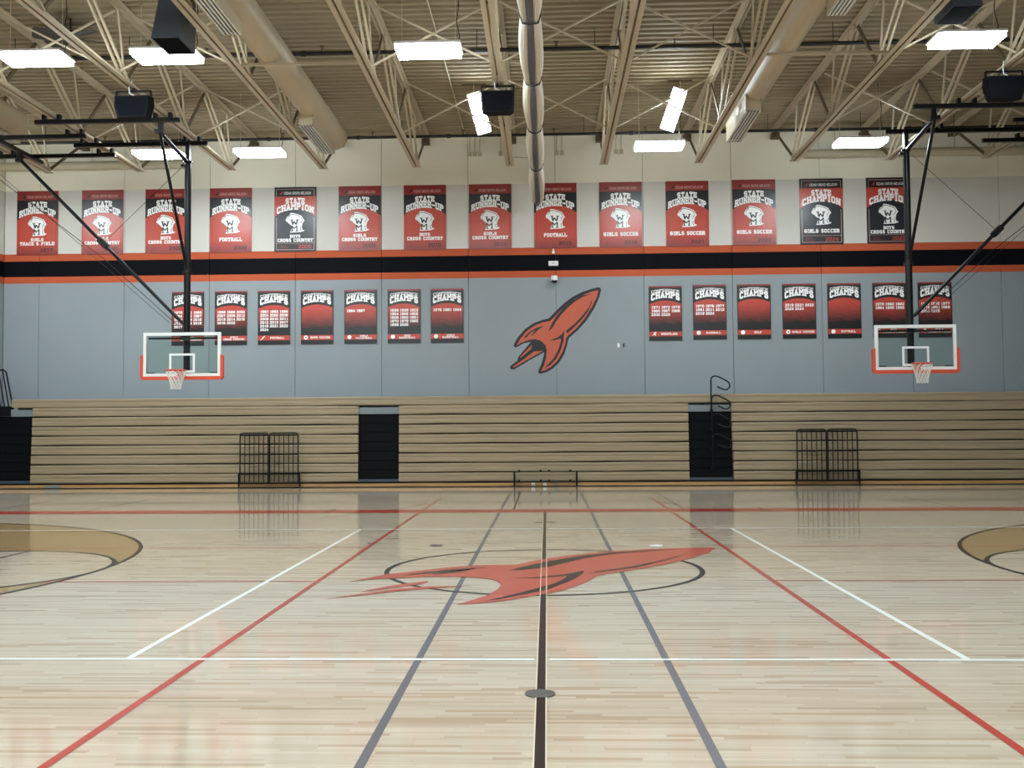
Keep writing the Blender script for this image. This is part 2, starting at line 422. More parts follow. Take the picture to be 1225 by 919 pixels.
FLOOR_STRIPES = [[(-1.662,-0.563),(-1.327,-0.242),(-1.048,-0.023),(-0.645,0.139),(-0.951,-0.144),(-1.311,-0.371)],[(-1.264,-0.414),(-1.035,-0.158),(-0.771,0.064),(-0.942,-0.247),(-1.218,-0.443)],[(-0.397,-0.172),(-0.279,0.122),(-0.034,0.527),(0.392,1.062),(0.882,1.473),(1.381,1.693),(1.882,1.819),(1.369,1.577),(0.871,1.305),(0.501,0.885),(0.109,0.239),(-0.105,-0.016)],[(-0.356,-0.723),(-0.058,-0.634),(0.269,-0.408),(0.452,-0.156),(0.445,-0.354),(0.341,-0.757),(0.216,-1.07),(0.042,-1.48),(-0.227,-1.806),(-0.398,-2.013),(-0.565,-2.138),(-0.402,-1.92),(-0.231,-1.656),(-0.051,-1.365),(0.12,-1.069),(0.222,-0.755),(0.255,-0.571),(-0.057,-0.726)],[(0.551,-0.286),(0.607,-0.201),(1.011,0.163),(1.383,0.617),(1.914,1.451),(1.504,0.698),(1.044,0.042),(0.558,-0.342)]]
WALL_OUT = [(1.625,5.637),(1.546,5.645),(1.389,5.608),(1.104,5.517),(0.82,5.377),(0.566,5.19),(0.343,4.98),(0.2,4.83),(0.127,4.761),(-0.069,4.713),(-0.322,4.62),(-0.56,4.458),(-0.767,4.223),(-0.869,4.05),(-0.895,3.971),(-0.857,3.923),(-0.769,3.948),(-0.61,4.047),(-0.396,4.083),(-0.596,3.842),(-0.771,3.638),(-0.778,3.55),(-0.978,3.403),(-1.007,3.34),(-0.963,3.292),(-0.884,3.292),(-0.457,3.54),(-0.014,3.782),(-0.03,3.663),(-0.086,3.474),(-0.159,3.301),(-0.188,3.222),(-0.161,3.165),(-0.098,3.165),(0.044,3.201),(0.234,3.307),(0.424,3.485),(0.568,3.72),(0.649,3.972),(0.688,4.145),(0.73,4.208),(0.968,4.411),(1.222,4.692),(1.446,5.038),(1.59,5.353),(1.646,5.567)]
WALL_BODY = [(1.567,5.562),(1.388,5.526),(1.167,5.446),(0.882,5.31),(0.628,5.126),(0.422,4.932),(0.263,4.772),(0.167,4.685),(-0.038,4.649),(-0.259,4.569),(-0.497,4.41),(-0.688,4.191),(-0.807,3.986),(-0.642,4.079),(-0.452,4.141),(-0.263,4.161),(-0.105,4.112),(0.013,4.003),(0.066,3.851),(0.038,3.599),(-0.023,3.394),(-0.113,3.228),(0.013,3.258),(0.187,3.361),(0.362,3.523),(0.505,3.758),(0.592,3.997),(0.635,4.193),(0.677,4.249),(0.937,4.474),(1.185,4.772),(1.39,5.102),(1.518,5.353)]
WALL_FLAMES = [[(-0.365,4.001),(-0.385,3.881),(-0.683,3.631),(-0.727,3.631)],[(-0.303,3.807),(-0.045,3.821),(-0.488,3.572),(-0.874,3.355),(-0.931,3.355),(-0.836,3.433),(-0.614,3.573)]]
WALL_STRIPES = [[(1.403,5.459),(1.119,5.421),(0.819,5.273),(0.565,5.07),(0.358,4.835),(0.214,4.608),(0.108,4.372),(0.238,4.491),(0.34,4.67),(0.484,4.859),(0.675,5.062),(0.897,5.247),(1.15,5.386)],[(1.395,5.323),(1.289,5.071),(1.097,4.827),(0.907,4.623),(0.628,4.398),(0.652,4.319),(0.811,4.45),(1.071,4.703),(1.262,4.945),(1.372,5.197)],[(0.574,4.402),(0.52,4.32),(0.393,4.211),(0.14,4.116),(0.304,4.124),(0.462,4.179),(0.477,4.1),(0.396,3.848),(0.268,3.612),(0.109,3.44),(-0.011,3.328),(0.156,3.399),(0.34,3.596),(0.468,3.847),(0.546,4.099)],[(-0.603,4.202),(-0.45,4.362),(-0.26,4.477),(-0.001,4.557),(-0.128,4.469),(-0.198,4.416),(-0.341,4.263),(-0.379,4.263),(-0.261,4.43),(-0.419,4.33),(-0.521,4.211)]]
EMBLEM = [(-0.289,-0.022),(-0.236,0.086),(-0.18,0.111),(-0.143,0.191),(-0.05,0.187),(0.074,0.149),(0.189,0.098),(0.239,0.016),(0.276,-0.041),(0.22,-0.111),(0.195,-0.222),(0.214,-0.311),(0.276,-0.321),(0.264,-0.346),(0.168,-0.378),(-0.152,-0.391),(-0.109,-0.27),(-0.096,-0.2),(-0.174,-0.137),(-0.258,-0.079)]
EMBLEM_EDGE = [(-0.174,-0.149),(-0.251,-0.064),(-0.236,0.041),(-0.183,0.079),(-0.143,0.149),(-0.05,0.149),(0.074,0.117),(0.168,0.067),(0.208,-0.003)]
EMBLEM_EDGE2 = [(0.214,-0.022),(0.152,-0.111),(0.171,-0.222),(0.152,-0.27),(0.177,-0.34)]
rk = MB().flat_z(FLOOR_ROCKET, 0.0044).build('rocket_emblem', 'emblem_paint', floor)
for f in FLOOR_FLAMES: MB().flat_z(f, 0.0044).build('emblem_flame', 'emblem_paint', rk)
for f in FLOOR_STRIPES: MB().flat_z(f, 0.0050).build('emblem_stripe', 'black_paint', rk)
def disc(x, y, r, mat, name, label):
    q = MB().flat_z(arc_pts(x, y, r, 0, 2 * PI, 32)[:-1], 0.0068); q.tube([(x, y, 0.004), (x, y, 0.0066)], r, 32, cap=False)
    o = q.build(name, mat, None, (x, y, 0)); tag(o, label, 'floor plate')
disc(-0.007, -5.39, 0.095, 'brass', 'net_post_plate', 'dark round net post cover plate set on the black centre line')
disc(-1.5, 2.29, 0.09, 'brass', 'net_post_plate', 'small grey round floor plate above the coral emblem tail')
disc(1.53, 2.19, 0.09, 'white', 'net_post_plate', 'small white round floor plate behind the nose of the coral emblem')

# ---------------------------------------------------------------- roof joists
def make_joist(x, label):
    t = thing('roof_joist', label, 'joist', (x, 15.0, CHORD_Z), 'roof joists')
    def angle_pair(z0, y0, y1, flat_low):
        q = MB()
        for s in (-1, 1):
            xa, xb = x + s * 0.014, x + s * 0.112
            zf = z0 if flat_low else z0 + 0.105
            q.box(xa, xb, y0, y1, zf, zf + 0.012)
            q.box(xa, xa + s * 0.012, y0, y1, z0, z0 + 0.115)
        return q
    angle_pair(CHORD_Z, FRONT_Y + 1.6, 15.0, True).build('bottom_chord', 'steel', t)
    angle_pair(DECK_Z - 0.13, FRONT_Y, WALL_Y + 0.03, False).build('top_chord', 'steel', t)
    MB().box(x - 0.11, x + 0.11, WALL_Y - 0.22, WALL_Y + 0.03, DECK_Z - 0.3, DECK_Z - 0.14).build('bearing_seat', 'dark_steel', t)
    zb, zt = CHORD_Z + 0.07, DECK_Z - 0.09
    k = 0
    while True:
        yb = 14.93 - 3.4 * k
        if yb < FRONT_Y + 1.6: break
        q = MB().bar((x, yb, zb), (x, yb + 1.28 if k else WALL_Y - 0.12, zt), 0.028, 0.075)     # slim brace up to the far panel point
        q.build('web_member', 'dark_steel', t)
        q = MB()
        for s in (-1, 1):
            q.bar((x + s * 0.055, yb - 0.02, zb), (x + s * 0.055, max(yb - 2.12, FRONT_Y), zt), 0.045, 0.05)
        q.build('web_member', 'steel', t)
        q = MB().bar((x, yb - 0.05, zb), (x, yb - 0.42, zt), 0.035, 0.035)
        q.build('web_member', 'steel', t)
        k += 1
    return t
j0 = make_joist(JOIST_X[0], 'tan steel open web roof joist, first counted from the fan side wall')
for i, x in enumerate(JOIST_X):
    if i == 0: continue
    copy_tree(j0, (x, 15.0, CHORD_Z), f'tan steel open web roof joist, {ORD[i]} counted from the fan side wall')

# cross bracing between the joists; plain struts in the two bays that carry ducts
DUCT_BAYS = {0, 3, 7}
for ri, (y, row) in enumerate(((7.67, 'near lamp row'), (12.1, 'banner wall row'))):
    for i in range(10):
        x0, x1 = JOIST_X[i], JOIST_X[i + 1]
        if i in DUCT_BAYS:
            if ri or i == 0: continue
            o = MB().bar((x0 + 0.1, y - 0.35, CHORD_Z + 0.05), (x1 - 0.1, y - 0.35, CHORD_Z + 0.05), 0.05, 0.05).build('bridging_strut', 'steel', None, (x0 + 0.1, y - 0.35, CHORD_Z))
            tag(o, f'straight tan strut crossing under the duct between {ORD[i]} and {ORD[i+1]} roof joists', 'strut', 'roof bridging')
            continue
        t = thing('cross_brace', f'crossed tan struts between {ORD[i]} and {ORD[i+1]} joists, {row}', 'brace', (x0, y, CHORD_Z), 'roof bridging')
        for s in (0, 1):
            za, zb = ((CHORD_Z + 0.12, DECK_Z - 0.16) if s else (DECK_Z - 0.16, CHORD_Z + 0.12))
            MB().bar((x0 + 0.06, y + 0.04 * s, za), (x1 - 0.06, y + 0.04 * s, zb), 0.035, 0.035).build('strut', 'steel', t)

# ---------------------------------------------------------------- sprinkler mains, roof drain pipes, conduits
def pipe(y, z, label, r):
    t = thing('sprinkler_pipe', label, 'pipe', (0, y, z))
    MB().tube([(LEFT_X, y, z), (RIGHT_X, y, z)], r, 12).build('pipe_run', 'pipe_black', t)
    for i in range(11):
        x = JOIST_X[i] - 0.5
        MB().tube([(x, y, z - 0.01), (x, y, DECK_Z + 0.02)], 0.008, 6).build('hanger_rod', 'pipe_black', t)
        MB().tube([(x + 1.3 - 0.05, y, z), (x + 1.3 + 0.05, y, z)], r * 1.45, 12).build('coupling', 'pipe_black', t)
        MB().tube([(x + 1.7, y, z), (x + 1.7, y, z + 0.14)], 0.02, 8).tube([(x + 1.7, y, z + 0.14), (x + 1.7, y, z + 0.16)], 0.05, 8).build('sprinkler_head', 'dark_steel', t)
pipe(9.45, 9.72, 'black sprinkler main crossing the roof above the near row of lamps', 0.042)
pipe(15.72, 9.72, 'black sprinkler main running along the top of the banner wall', 0.04)
def drain(x0, x1, label):
    t = thing('drain_pipe', label, 'pipe', (x0, 16.9, 9.38))
    MB().tube([(x0, 16.93, 9.38), (x1, 16.93, 9.38)], 0.125, 18).build('pipe_run', 'conduit', t)
    n = int(abs(x1 - x0) / 1.6)
    for i in range(n):
        x = x0 + (x1 - x0) * (i + 0.5) / n
        MB().tube([(x, 16.93, 9.46), (x, 16.93, DECK_Z + 0.02)], 0.012, 6).build('hanger_rod', 'conduit', t)
        MB().tube([(x - 0.025, 16.93, 9.38), (x + 0.025, 16.93, 9.38)], 0.135, 18).build('pipe_clamp', 'conduit', t)
drain(LEFT_X, -10.5, 'thick cream pipe along the top of the wall above the track and field banner')
drain(7.5, RIGHT_X, 'thick cream pipe along the top of the wall above the black champion banners')
o = MB().tube([(-2.26, 4.0, DECK_Z - 0.03), (-2.26, 16.9, DECK_Z - 0.03)], 0.016, 6).build('deck_conduit', 'conduit', None, (-2.26, 10, DECK_Z - 0.03))
tag(o, 'thin conduit running under the deck past the lamp before the curtain', 'conduit')
boxes = [(-2.13, 'first of three'), (-1.985, 'middle one of three'), (-1.84, 'last of three'), (-1.23, 'single one behind the joist'), (0.4, 'one of two beside the curtain'), (0.55, 'outer of two beside the curtain'), (2.12, 'first of two by the joist foot'), (2.27, 'second of two by the joist foot')]
for x, wd in boxes:
    t = thing('junction_box', f'small cream electrical box high on the wall, {wd}', 'electrical box', (x, WALL_Y, 9.59), 'electrical boxes high on the wall')
    MB().box(x - 0.055, x + 0.055, WALL_Y - 0.06, WALL_Y, 9.53, 9.65).build('box_body', 'conduit', t)
    MB().tube([(x, WALL_Y - 0.03, 9.65), (x, WALL_Y - 0.03, 9.98), (x + 0.03, WALL_Y - 0.06, 10.1), (x + 0.03, WALL_Y - 0.15, 10.15)], 0.012, 6).build('conduit', 'conduit', t)

# ---------------------------------------------------------------- ventilation ducts
def duct(cx, cz, r, y_end, grilles, side, label):
    t = thing('air_duct', label, 'duct', (cx, y_end, cz), 'round supply ducts under the roof')
    q = MB(); y = FRONT_Y; ys = []
    while y < y_end - 1e-6:
        ys.append((y, r)); y += 1.2
    q.tube([(cx, FRONT_Y + 0.06, cz), (cx, y_end, cz)], r, 32)
    q.build('duct_pipe', 'duct', t)
    y = y_end - 0.02
    while y > FRONT_Y + 1:
        MB().tube([(cx, y - 0.03, cz), (cx, y + 0.03, cz)], r * 1.018, 32, cap=False).build('seam_band', 'duct', t); y -= 2.4
    for gx0, gx1, y0, y1, zb in grilles:
        b = MB()
        top = cz - 0.05
        b.box(gx0, gx0 + 0.012, y0, y1, zb, top).box(gx1 - 0.012, gx1, y0, y1, zb, top)
        b.box(gx0, gx1, y0, y0 + 0.012, zb, top).box(gx0, gx1, y1 - 0.012, y1, zb, top).box(gx0, gx1, y0, y1, zb + 0.09, zb + 0.10)
        bx = b.build('diffuser_box', 'duct', t)
        MB().box(gx0 + 0.012, gx1 - 0.012, y0 + 0.012, y1 - 0.012, zb + 0.07, zb + 0.085).build('slot_backing', 'slot', bx)
        n = 5
        for k in range(n):
            x = gx0 + (gx1 - gx0) * (k + 0.5) / n
            MB().box(x - 0.015, x + 0.015, y0, y1, zb, zb + 0.03).build('slat', 'white', bx)
duct(-5.30, 9.05, 0.31, 13.4, [(-5.54, -5.20, 10.6, 12.95, 8.5), (-5.54, -5.20, 3.0, 5.35, 8.5)], -1, 'round tan duct ending above the champion banner of the boys')
duct(4.70, 9.03, 0.28, 12.5, [(4.46, 4.80, 10.1, 12.5, 8.5), (4.80, 5.12, 2.6, 5.05, 8.5)], 1, 'round tan duct ending above the girls soccer banners')
duct(-12.96, 9.08, 0.43, 12.0, [(-13.12, -12.70, 10.2, 12.0, 8.62)], -1, 'wide round tan duct in the corner beside the fan side wall')

# ---------------------------------------------------------------- high bay lamps
def make_lamp(label):
    t = thing('high_bay_light', label, 'light', (0, 0, 8.65), 'high bay lights')
    W, D, H = 0.61, 0.31, 0.075
    q = MB()
    q.box(-W, W, -D, D, 8.68, 8.65 + H)
    q.box(-0.2, 0.2, -0.08, 0.08, 8.65 + H, 8.65 + H + 0.05)
    q.build('housing', 'white', t)
    MB().box(-W + 0.02, W - 0.02, -D + 0.02, D - 0.02, 8.595, 8.68).build('diffuser', 'lens', t)
    for s in (-1, 1):
        MB().tube([(s * 0.5, 0, 8.65 + H), (s * 0.5, 0, DECK_Z + 0.01)], 0.006, 5).build('hanger_cable', 'conduit', t)
    MB().tube([(0.53, 0, 8.72), (0.58, 0, 8.9), (0.52, 0.02, 9.2), (0.56, 0.05, 9.5), (0.5, 0.1, DECK_Z)], 0.009, 5).build('power_cord', 'pipe_black', t)
    return t
lamp = make_lamp('x')
near = [(-9.53, 6.62, 'lit white high bay lamp below the dark ceiling fan'), (-7.02, 6.62, 'lit white high bay lamp between the ceiling fan and the round duct'),
        (-2.09, 6.62, 'lit white high bay lamp in the near row beside the rolled curtain'), (7.77, 6.62, 'lit white high bay lamp under a charcoal cabinet, away from the fan')]
far = [(-9.77, 13.24, 'lit white high bay lamp behind the basketball mast on the fan side'), (-7.18, 13.24, 'lit white high bay lamp above the football state banner'),
       (2.92, 13.24, 'lit white high bay lamp above the first girls soccer banner'), (7.90, 13.24, 'lit white high bay lamp above the black girls soccer champion banner')]
out = [(x, y, f'lit white high bay lamp over the near half, {ORD[i]} of the {ORD[j]} unseen row') for j, y in enumerate((0.0, -6.6, -12.4)) for i, x in enumerate((-14.72, -9.6, -7.1, -2.1, 2.95, 7.85))]
out += [(12.85, 2.2, 'unseen high bay lamp added to brighten the side away from the fan'), (-14.72, 6.62, 'lit white high bay lamp by the fan side wall, in the near lamp row'), (-14.72, 13.24, 'lit white high bay lamp by the fan side wall, close to the banner wall')]  # all out of view; the first only added to brighten the right wall
first = True
for x, y, lb in near + far + out:
    if first: lamp.location = (x, y, 8.65); lamp['label'] = lb; WORLD[lamp.name] = Vector((x, y, 8.65)); first = False
    else: copy_tree(lamp, (x, y, 8.65), lb)

def tilted_lamp(p0, p1, label):
    """narrow wide-beam fixture hung from the deck by one end, its lit side towards the court"""
    a, b = Vector(p0), Vector(p1)
    t = thing('tilted_light', label, 'light', p0)
    d = (b - a).normalized(); n = Vector((0, -1, 0)); n = (n - d * n.dot(d)).normalized()
    c = (a + b) / 2
    MB().bar(a, b, 0.36, 0.07, n).build('housing', 'white', t)
    e = n * 0.045
    MB().bar(a + d * 0.05 + e, b - d * 0.05 + e, 0.14, 0.03, n).build('diffuser', 'lens', t)
    for s in (-1, 1):
        off = d.cross(n).normalized() * (s * 0.12)
        MB().bar(a + d * 0.04 + e + off, b - d * 0.04 + e + off, 0.075, 0.02, n).build('lamp_strip', 'lens', t)
    MB().tube([a, a + Vector((0, 0.05, 0.12)), a + Vector((0.0, 0.1, DECK_Z - a.z + 0.01))], 0.012, 6).build('hook', 'conduit', t)
    MB().bar((a.x - 0.3, a.y + 0.1, DECK_Z - 0.01), (a.x + 0.3, a.y + 0.1, DECK_Z - 0.01), 0.05, 0.03).build('mounting_bar', 'dark_steel', t)
tilted_lamp((-1.70, 12.75, 9.93), (-1.46, 13.3, 9.06), 'lit fixture hung aslant partly behind the middle black loudspeaker')
tilted_lamp((3.41, 12.75, 9.93), (3.12, 13.3, 9.06), 'lit fixture hung aslant above the lamp over girls soccer banners')

# ---------------------------------------------------------------- divider curtain gathered up under the roof
def curtain():
    cx = -0.16
    t = thing('divider_curtain', 'off white divider curtain gathered up under the roof and tied with dark straps', 'curtain', (cx, 16.3, 8.0))
    knots = [16.45, 13.1, 9.9, 6.9, 4.05, 1.1, -1.9, -4.9, -7.9, -10.9, -13.9]
    def bulge(y):
        for a, b in zip(knots[:-1], knots[1:]):
            if b <= y <= a:
                f = (a - y) / (a - b); return math.sin(PI * f) ** 0.7
        return 0
    def fabric(xr, name, mat, zoff, rip, wmul):
        q = MB(); n = 96; ys = []; y = knots[0]
        for a, b in zip(knots[:-1], knots[1:]):
            for k in range(12): ys.append(a + (b - a) * k / 12)
        ys.append(knots[-1]); vs = []
        for y in ys:
            s = bulge(y)
            if y > 13.1: s = max(s, 0.35 + 0.4 * (y - 13.1) / 3.3)
            w = (0.15 + 0.065 * s) * wmul
            zb = 8.05 - 0.10 * s + zoff
            if y > 15.0 and name == 'curtain_mesh': zb -= 0.05 * (y - 15.0)
            for k in range(n + 1):
                u = -1 + 2 * k / n                     # round the hanging bundle from one top edge to the other
                x = w * xr * (u if abs(u) < 1 else u)
                au = abs(u)
                lobe = math.sqrt(max(0.0, 1 - (2 * au - 1) ** 2)) if name == 'curtain_fabric' else math.sqrt(max(0.0, 1 - u * u * 0.95))
                z = zb + 0.33 - (0.33 - (0.0 if name == 'curtain_fabric' else 0.02)) * lobe
                if au > 0.93 and name == 'curtain_fabric': z = 8.62 if au > 0.985 else z
                if au > 0.985 and name == 'curtain_fabric': x *= 0.45
                if name == 'curtain_fabric' and au < 0.12: z = min(z, zb + 0.14)
                d = rip * math.sin(k * PI / 3 + 0.5 * math.sin(y * 1.7)) * (0.45 + 0.55 * s)
                if name == 'curtain_fabric':
                    ox = (2 * au - 1) * (1 if u > 0 else -1)
                    x += d * ox; z -= d * lobe
                else: z -= d
                vs.append((cx + x, y, z))
        m = n + 1
        q.add(vs, [(i * m + k, (i + 1) * m + k, (i + 1) * m + k + 1, i * m + k + 1) for i in range(len(ys) - 1) for k in range(n)], True)
        q.add(vs[:m], [tuple(range(m))])
        return q.build(name, mat, t)
    fabric(1.0, 'curtain_fabric', 'vinyl', 0.0, 0.013, 1.0)
    fabric(0.45, 'curtain_mesh', 'mesh', -0.06, 0.016, 1.0)
    for y in knots[1:6]:
        q = MB()
        q.tube([(cx - 0.155, y + 0.02, 8.6), (cx - 0.158, y, 8.2), (cx - 0.12, y - 0.04, 8.06), (cx - 0.02, y - 0.32, 7.93), (cx + 0.02, y - 0.32, 7.93),
                (cx + 0.12, y - 0.04, 8.06), (cx + 0.158, y, 8.2), (cx + 0.155, y + 0.02, 8.6)], 0.017, 6)
        q.build('strap', 'strap', t)
    MB().tube([(cx, -14.0, 8.63), (cx, 16.5, 8.63)], 0.035, 10).build('top_tube', 'steel', t)
    for k in range(8):
        y = 14.2 - k * 3.4
        MB().tube([(cx, y, 8.65), (cx - 0.82, y, 8.7)], 0.012, 6).build('hanger', 'steel', t)
curtain()

# ---------------------------------------------------------------- loudspeakers and charcoal cabinets
def speaker(x, y, label, wedge, zt=8.60):
    t = thing('loudspeaker', label, 'speaker', (x, y, zt), 'black loudspeakers under the roof')
    w, h, d = 0.36 if wedge else 0.33, 0.42, 0.36
    zc = zt - 0.13
    # wedge cabinet: faces down the hall, sides cut back
    top = [(-w + 0.02, 0), (w - 0.02, 0), (w + (0.05 if wedge else 0), 0.16), (w - 0.08, d), (-w + 0.08, d), (-w - (0.05 if wedge else 0), 0.16)]
    q = MB(); n = len(top)
    lo = [(a * (0.86 if wedge else 0.98), b * 0.8 + 0.06) for a, b in top]
    md = [(a * 1.04, b) for a, b in top]
    vs = [(x + a, y + b, zc) for a, b in top] + [(x + a, y + b + 0.01, zc - h * 0.42) for a, b in md] + [(x + a, y + b, zc - h) for a, b in lo]
    fs = [(k, k + 1 if k + 1 < n else 0, n + (k + 1) % n, n + k) for k in range(n)] + [(n + k, n + (k + 1) % n, 2 * n + (k + 1) % n, 2 * n + k) for k in range(n)]
    fs = [tuple(reversed(f)) for f in fs] + [tuple(range(n)), tuple(reversed(range(2 * n, 3 * n)))]
    q.add(vs, fs); q.build('cabinet', 'black_matt', t)
    g = MB().add([(x - w + 0.05, y - 0.006, zc - 0.03), (x + w - 0.05, y - 0.006, zc - 0.03), (x + w - 0.03, y + 0.004, zc - h * 0.42), (x - w + 0.03, y + 0.004, zc - h * 0.42),
                  (x - (w - 0.06) * 0.86, y + 0.05, zc - h + 0.02), (x + (w - 0.06) * 0.86, y + 0.05, zc - h + 0.02)], [(0, 3, 2, 1), (3, 4, 5, 2)])
    g.build('front_grille', 'navy', t)
    b = MB().bar((x - w, y + 0.15, zt), (x + w, y + 0.15, zt), 0.05, 0.03)
    for s in (-1, 1): b.bar((x + s * w, y + 0.15, zt), (x + s * w, y + 0.15, zc - 0.1), 0.05, 0.03, (1, 0, 0))
    b.build('yoke_bracket', 'black', t)
    MB().box(x + 0.04, x + 0.16, y + 0.05, y + 0.09, zc, zc + 0.012).box(x - 0.2, x - 0.17, y + 0.05, y + 0.09, zc, zc + 0.02).build('connector', 'white', t)
    MB().tube([(x - 0.02, y + 0.1, zt + 0.2), (x - 0.06, y + 0.05, zt + 0.05), (x - 0.05, y + 0.05, zc + 0.06), (x + 0.05, y + 0.07, zc + 0.012)], 0.012, 6).build('cable', 'white', t)
    MB().tube([(x, y + 0.15, zt + 0.01), (x, y + 0.15, CHORD_Z + 0.01)], 0.02, 6).build('hanger', 'black', t)
speaker(-8.40, 8.25, 'black wedge loudspeaker hung below the fan side joist with a white cable loop', True)
speaker(-0.90, 8.35, 'black square loudspeaker hung in the middle beside the rolled curtain', False)
speaker(9.15, 8.05, 'black wedge loudspeaker hung at the picture edge above the second basketball mast', True)

def cabinet(x, y, label, z0=8.65):
    t = thing('hanging_cabinet', label, 'speaker', (x, y, z0), 'charcoal speaker cabinets under the roof')
    z1 = z0 + 0.95
    vs = [(x - .25, y, z0), (x + .25, y, z0), (x + .25, y + .8, z0), (x - .25, y + .8, z0),
          (x - .17, y + .22, z1), (x + .17, y + .22, z1), (x + .25, y + .8, z1), (x - .25, y + .8, z1)]
    MB().add(vs, [(3, 2, 1, 0), (4, 5, 6, 7), (0, 1, 5, 4), (1, 2, 6, 5), (2, 3, 7, 6), (3, 0, 4, 7)]).build('cabinet_shell', 'charcoal', t)
    MB().box(x - .22, x + .22, y + .03, y + .77, z0 - 0.008, z0).build('bottom_grille', 'navy', t)
    for s in (-1, 1):
        MB().tube([(x + s * .15, y + .5, z1), (x + s * .15, y + .5, DECK_Z + .02)], 0.01, 6).build('hanger_cable', 'black', t)
cabinet(-6.53, 5.25, 'charcoal tapered cabinet hung beside the slotted duct diffuser, fan side', 8.45)
cabinet(7.17, 5.1, 'charcoal tapered cabinet hung above a lamp at the side away from the fan')

def ceiling_fan(x, y):
    t = thing('ceiling_fan', 'dark ceiling fan with broad blades hung between two joists above a lamp', 'fan', (x, y, 9.78))
    MB().tube([(x, y, 9.9), (x, y, DECK_Z + 0.02)], 0.02, 8).build('down_rod', 'fan', t)
    MB().tube([(x, y, 9.70), (x, y, 9.74), (x, y, 9.88), (x, y, 9.93)], [0.09, 0.16, 0.16, 0.06], 20).build('motor_housing', 'fan', t)
    for k in range(6):
        a = 2 * PI * k / 6 + 0.5
        d = Vector((math.cos(a), math.sin(a), 0)); r = Vector((-math.sin(a), math.cos(a), 0))
        b = MB(); vs = []
        for rr, wd in ((0.14, 0.05), (0.26, 0.12), (0.48, 0.18), (0.68, 0.17), (0.72, 0.12)):
            for s in (-1, 1):
                for h in (0, 0.012):
                    vs.append(Vector((x, y, 9.77 + h)) + d * rr + r * (s * wd) + Vector((0, 0, s * wd * 0.3)))
        fs = []
        for i in range(4):
            o = i * 4
            fs += [(o, o + 2, o + 6, o + 4), (o + 1, o + 5, o + 7, o + 3), (o, o + 4, o + 5, o + 1), (o + 2, o + 3, o + 7, o + 6)]
        fs += [(0, 1, 3, 2), (16, 18, 19, 17)]
        b.add(vs, fs).build('blade', 'fan', t)
ceiling_fan(-9.78, 8.47)

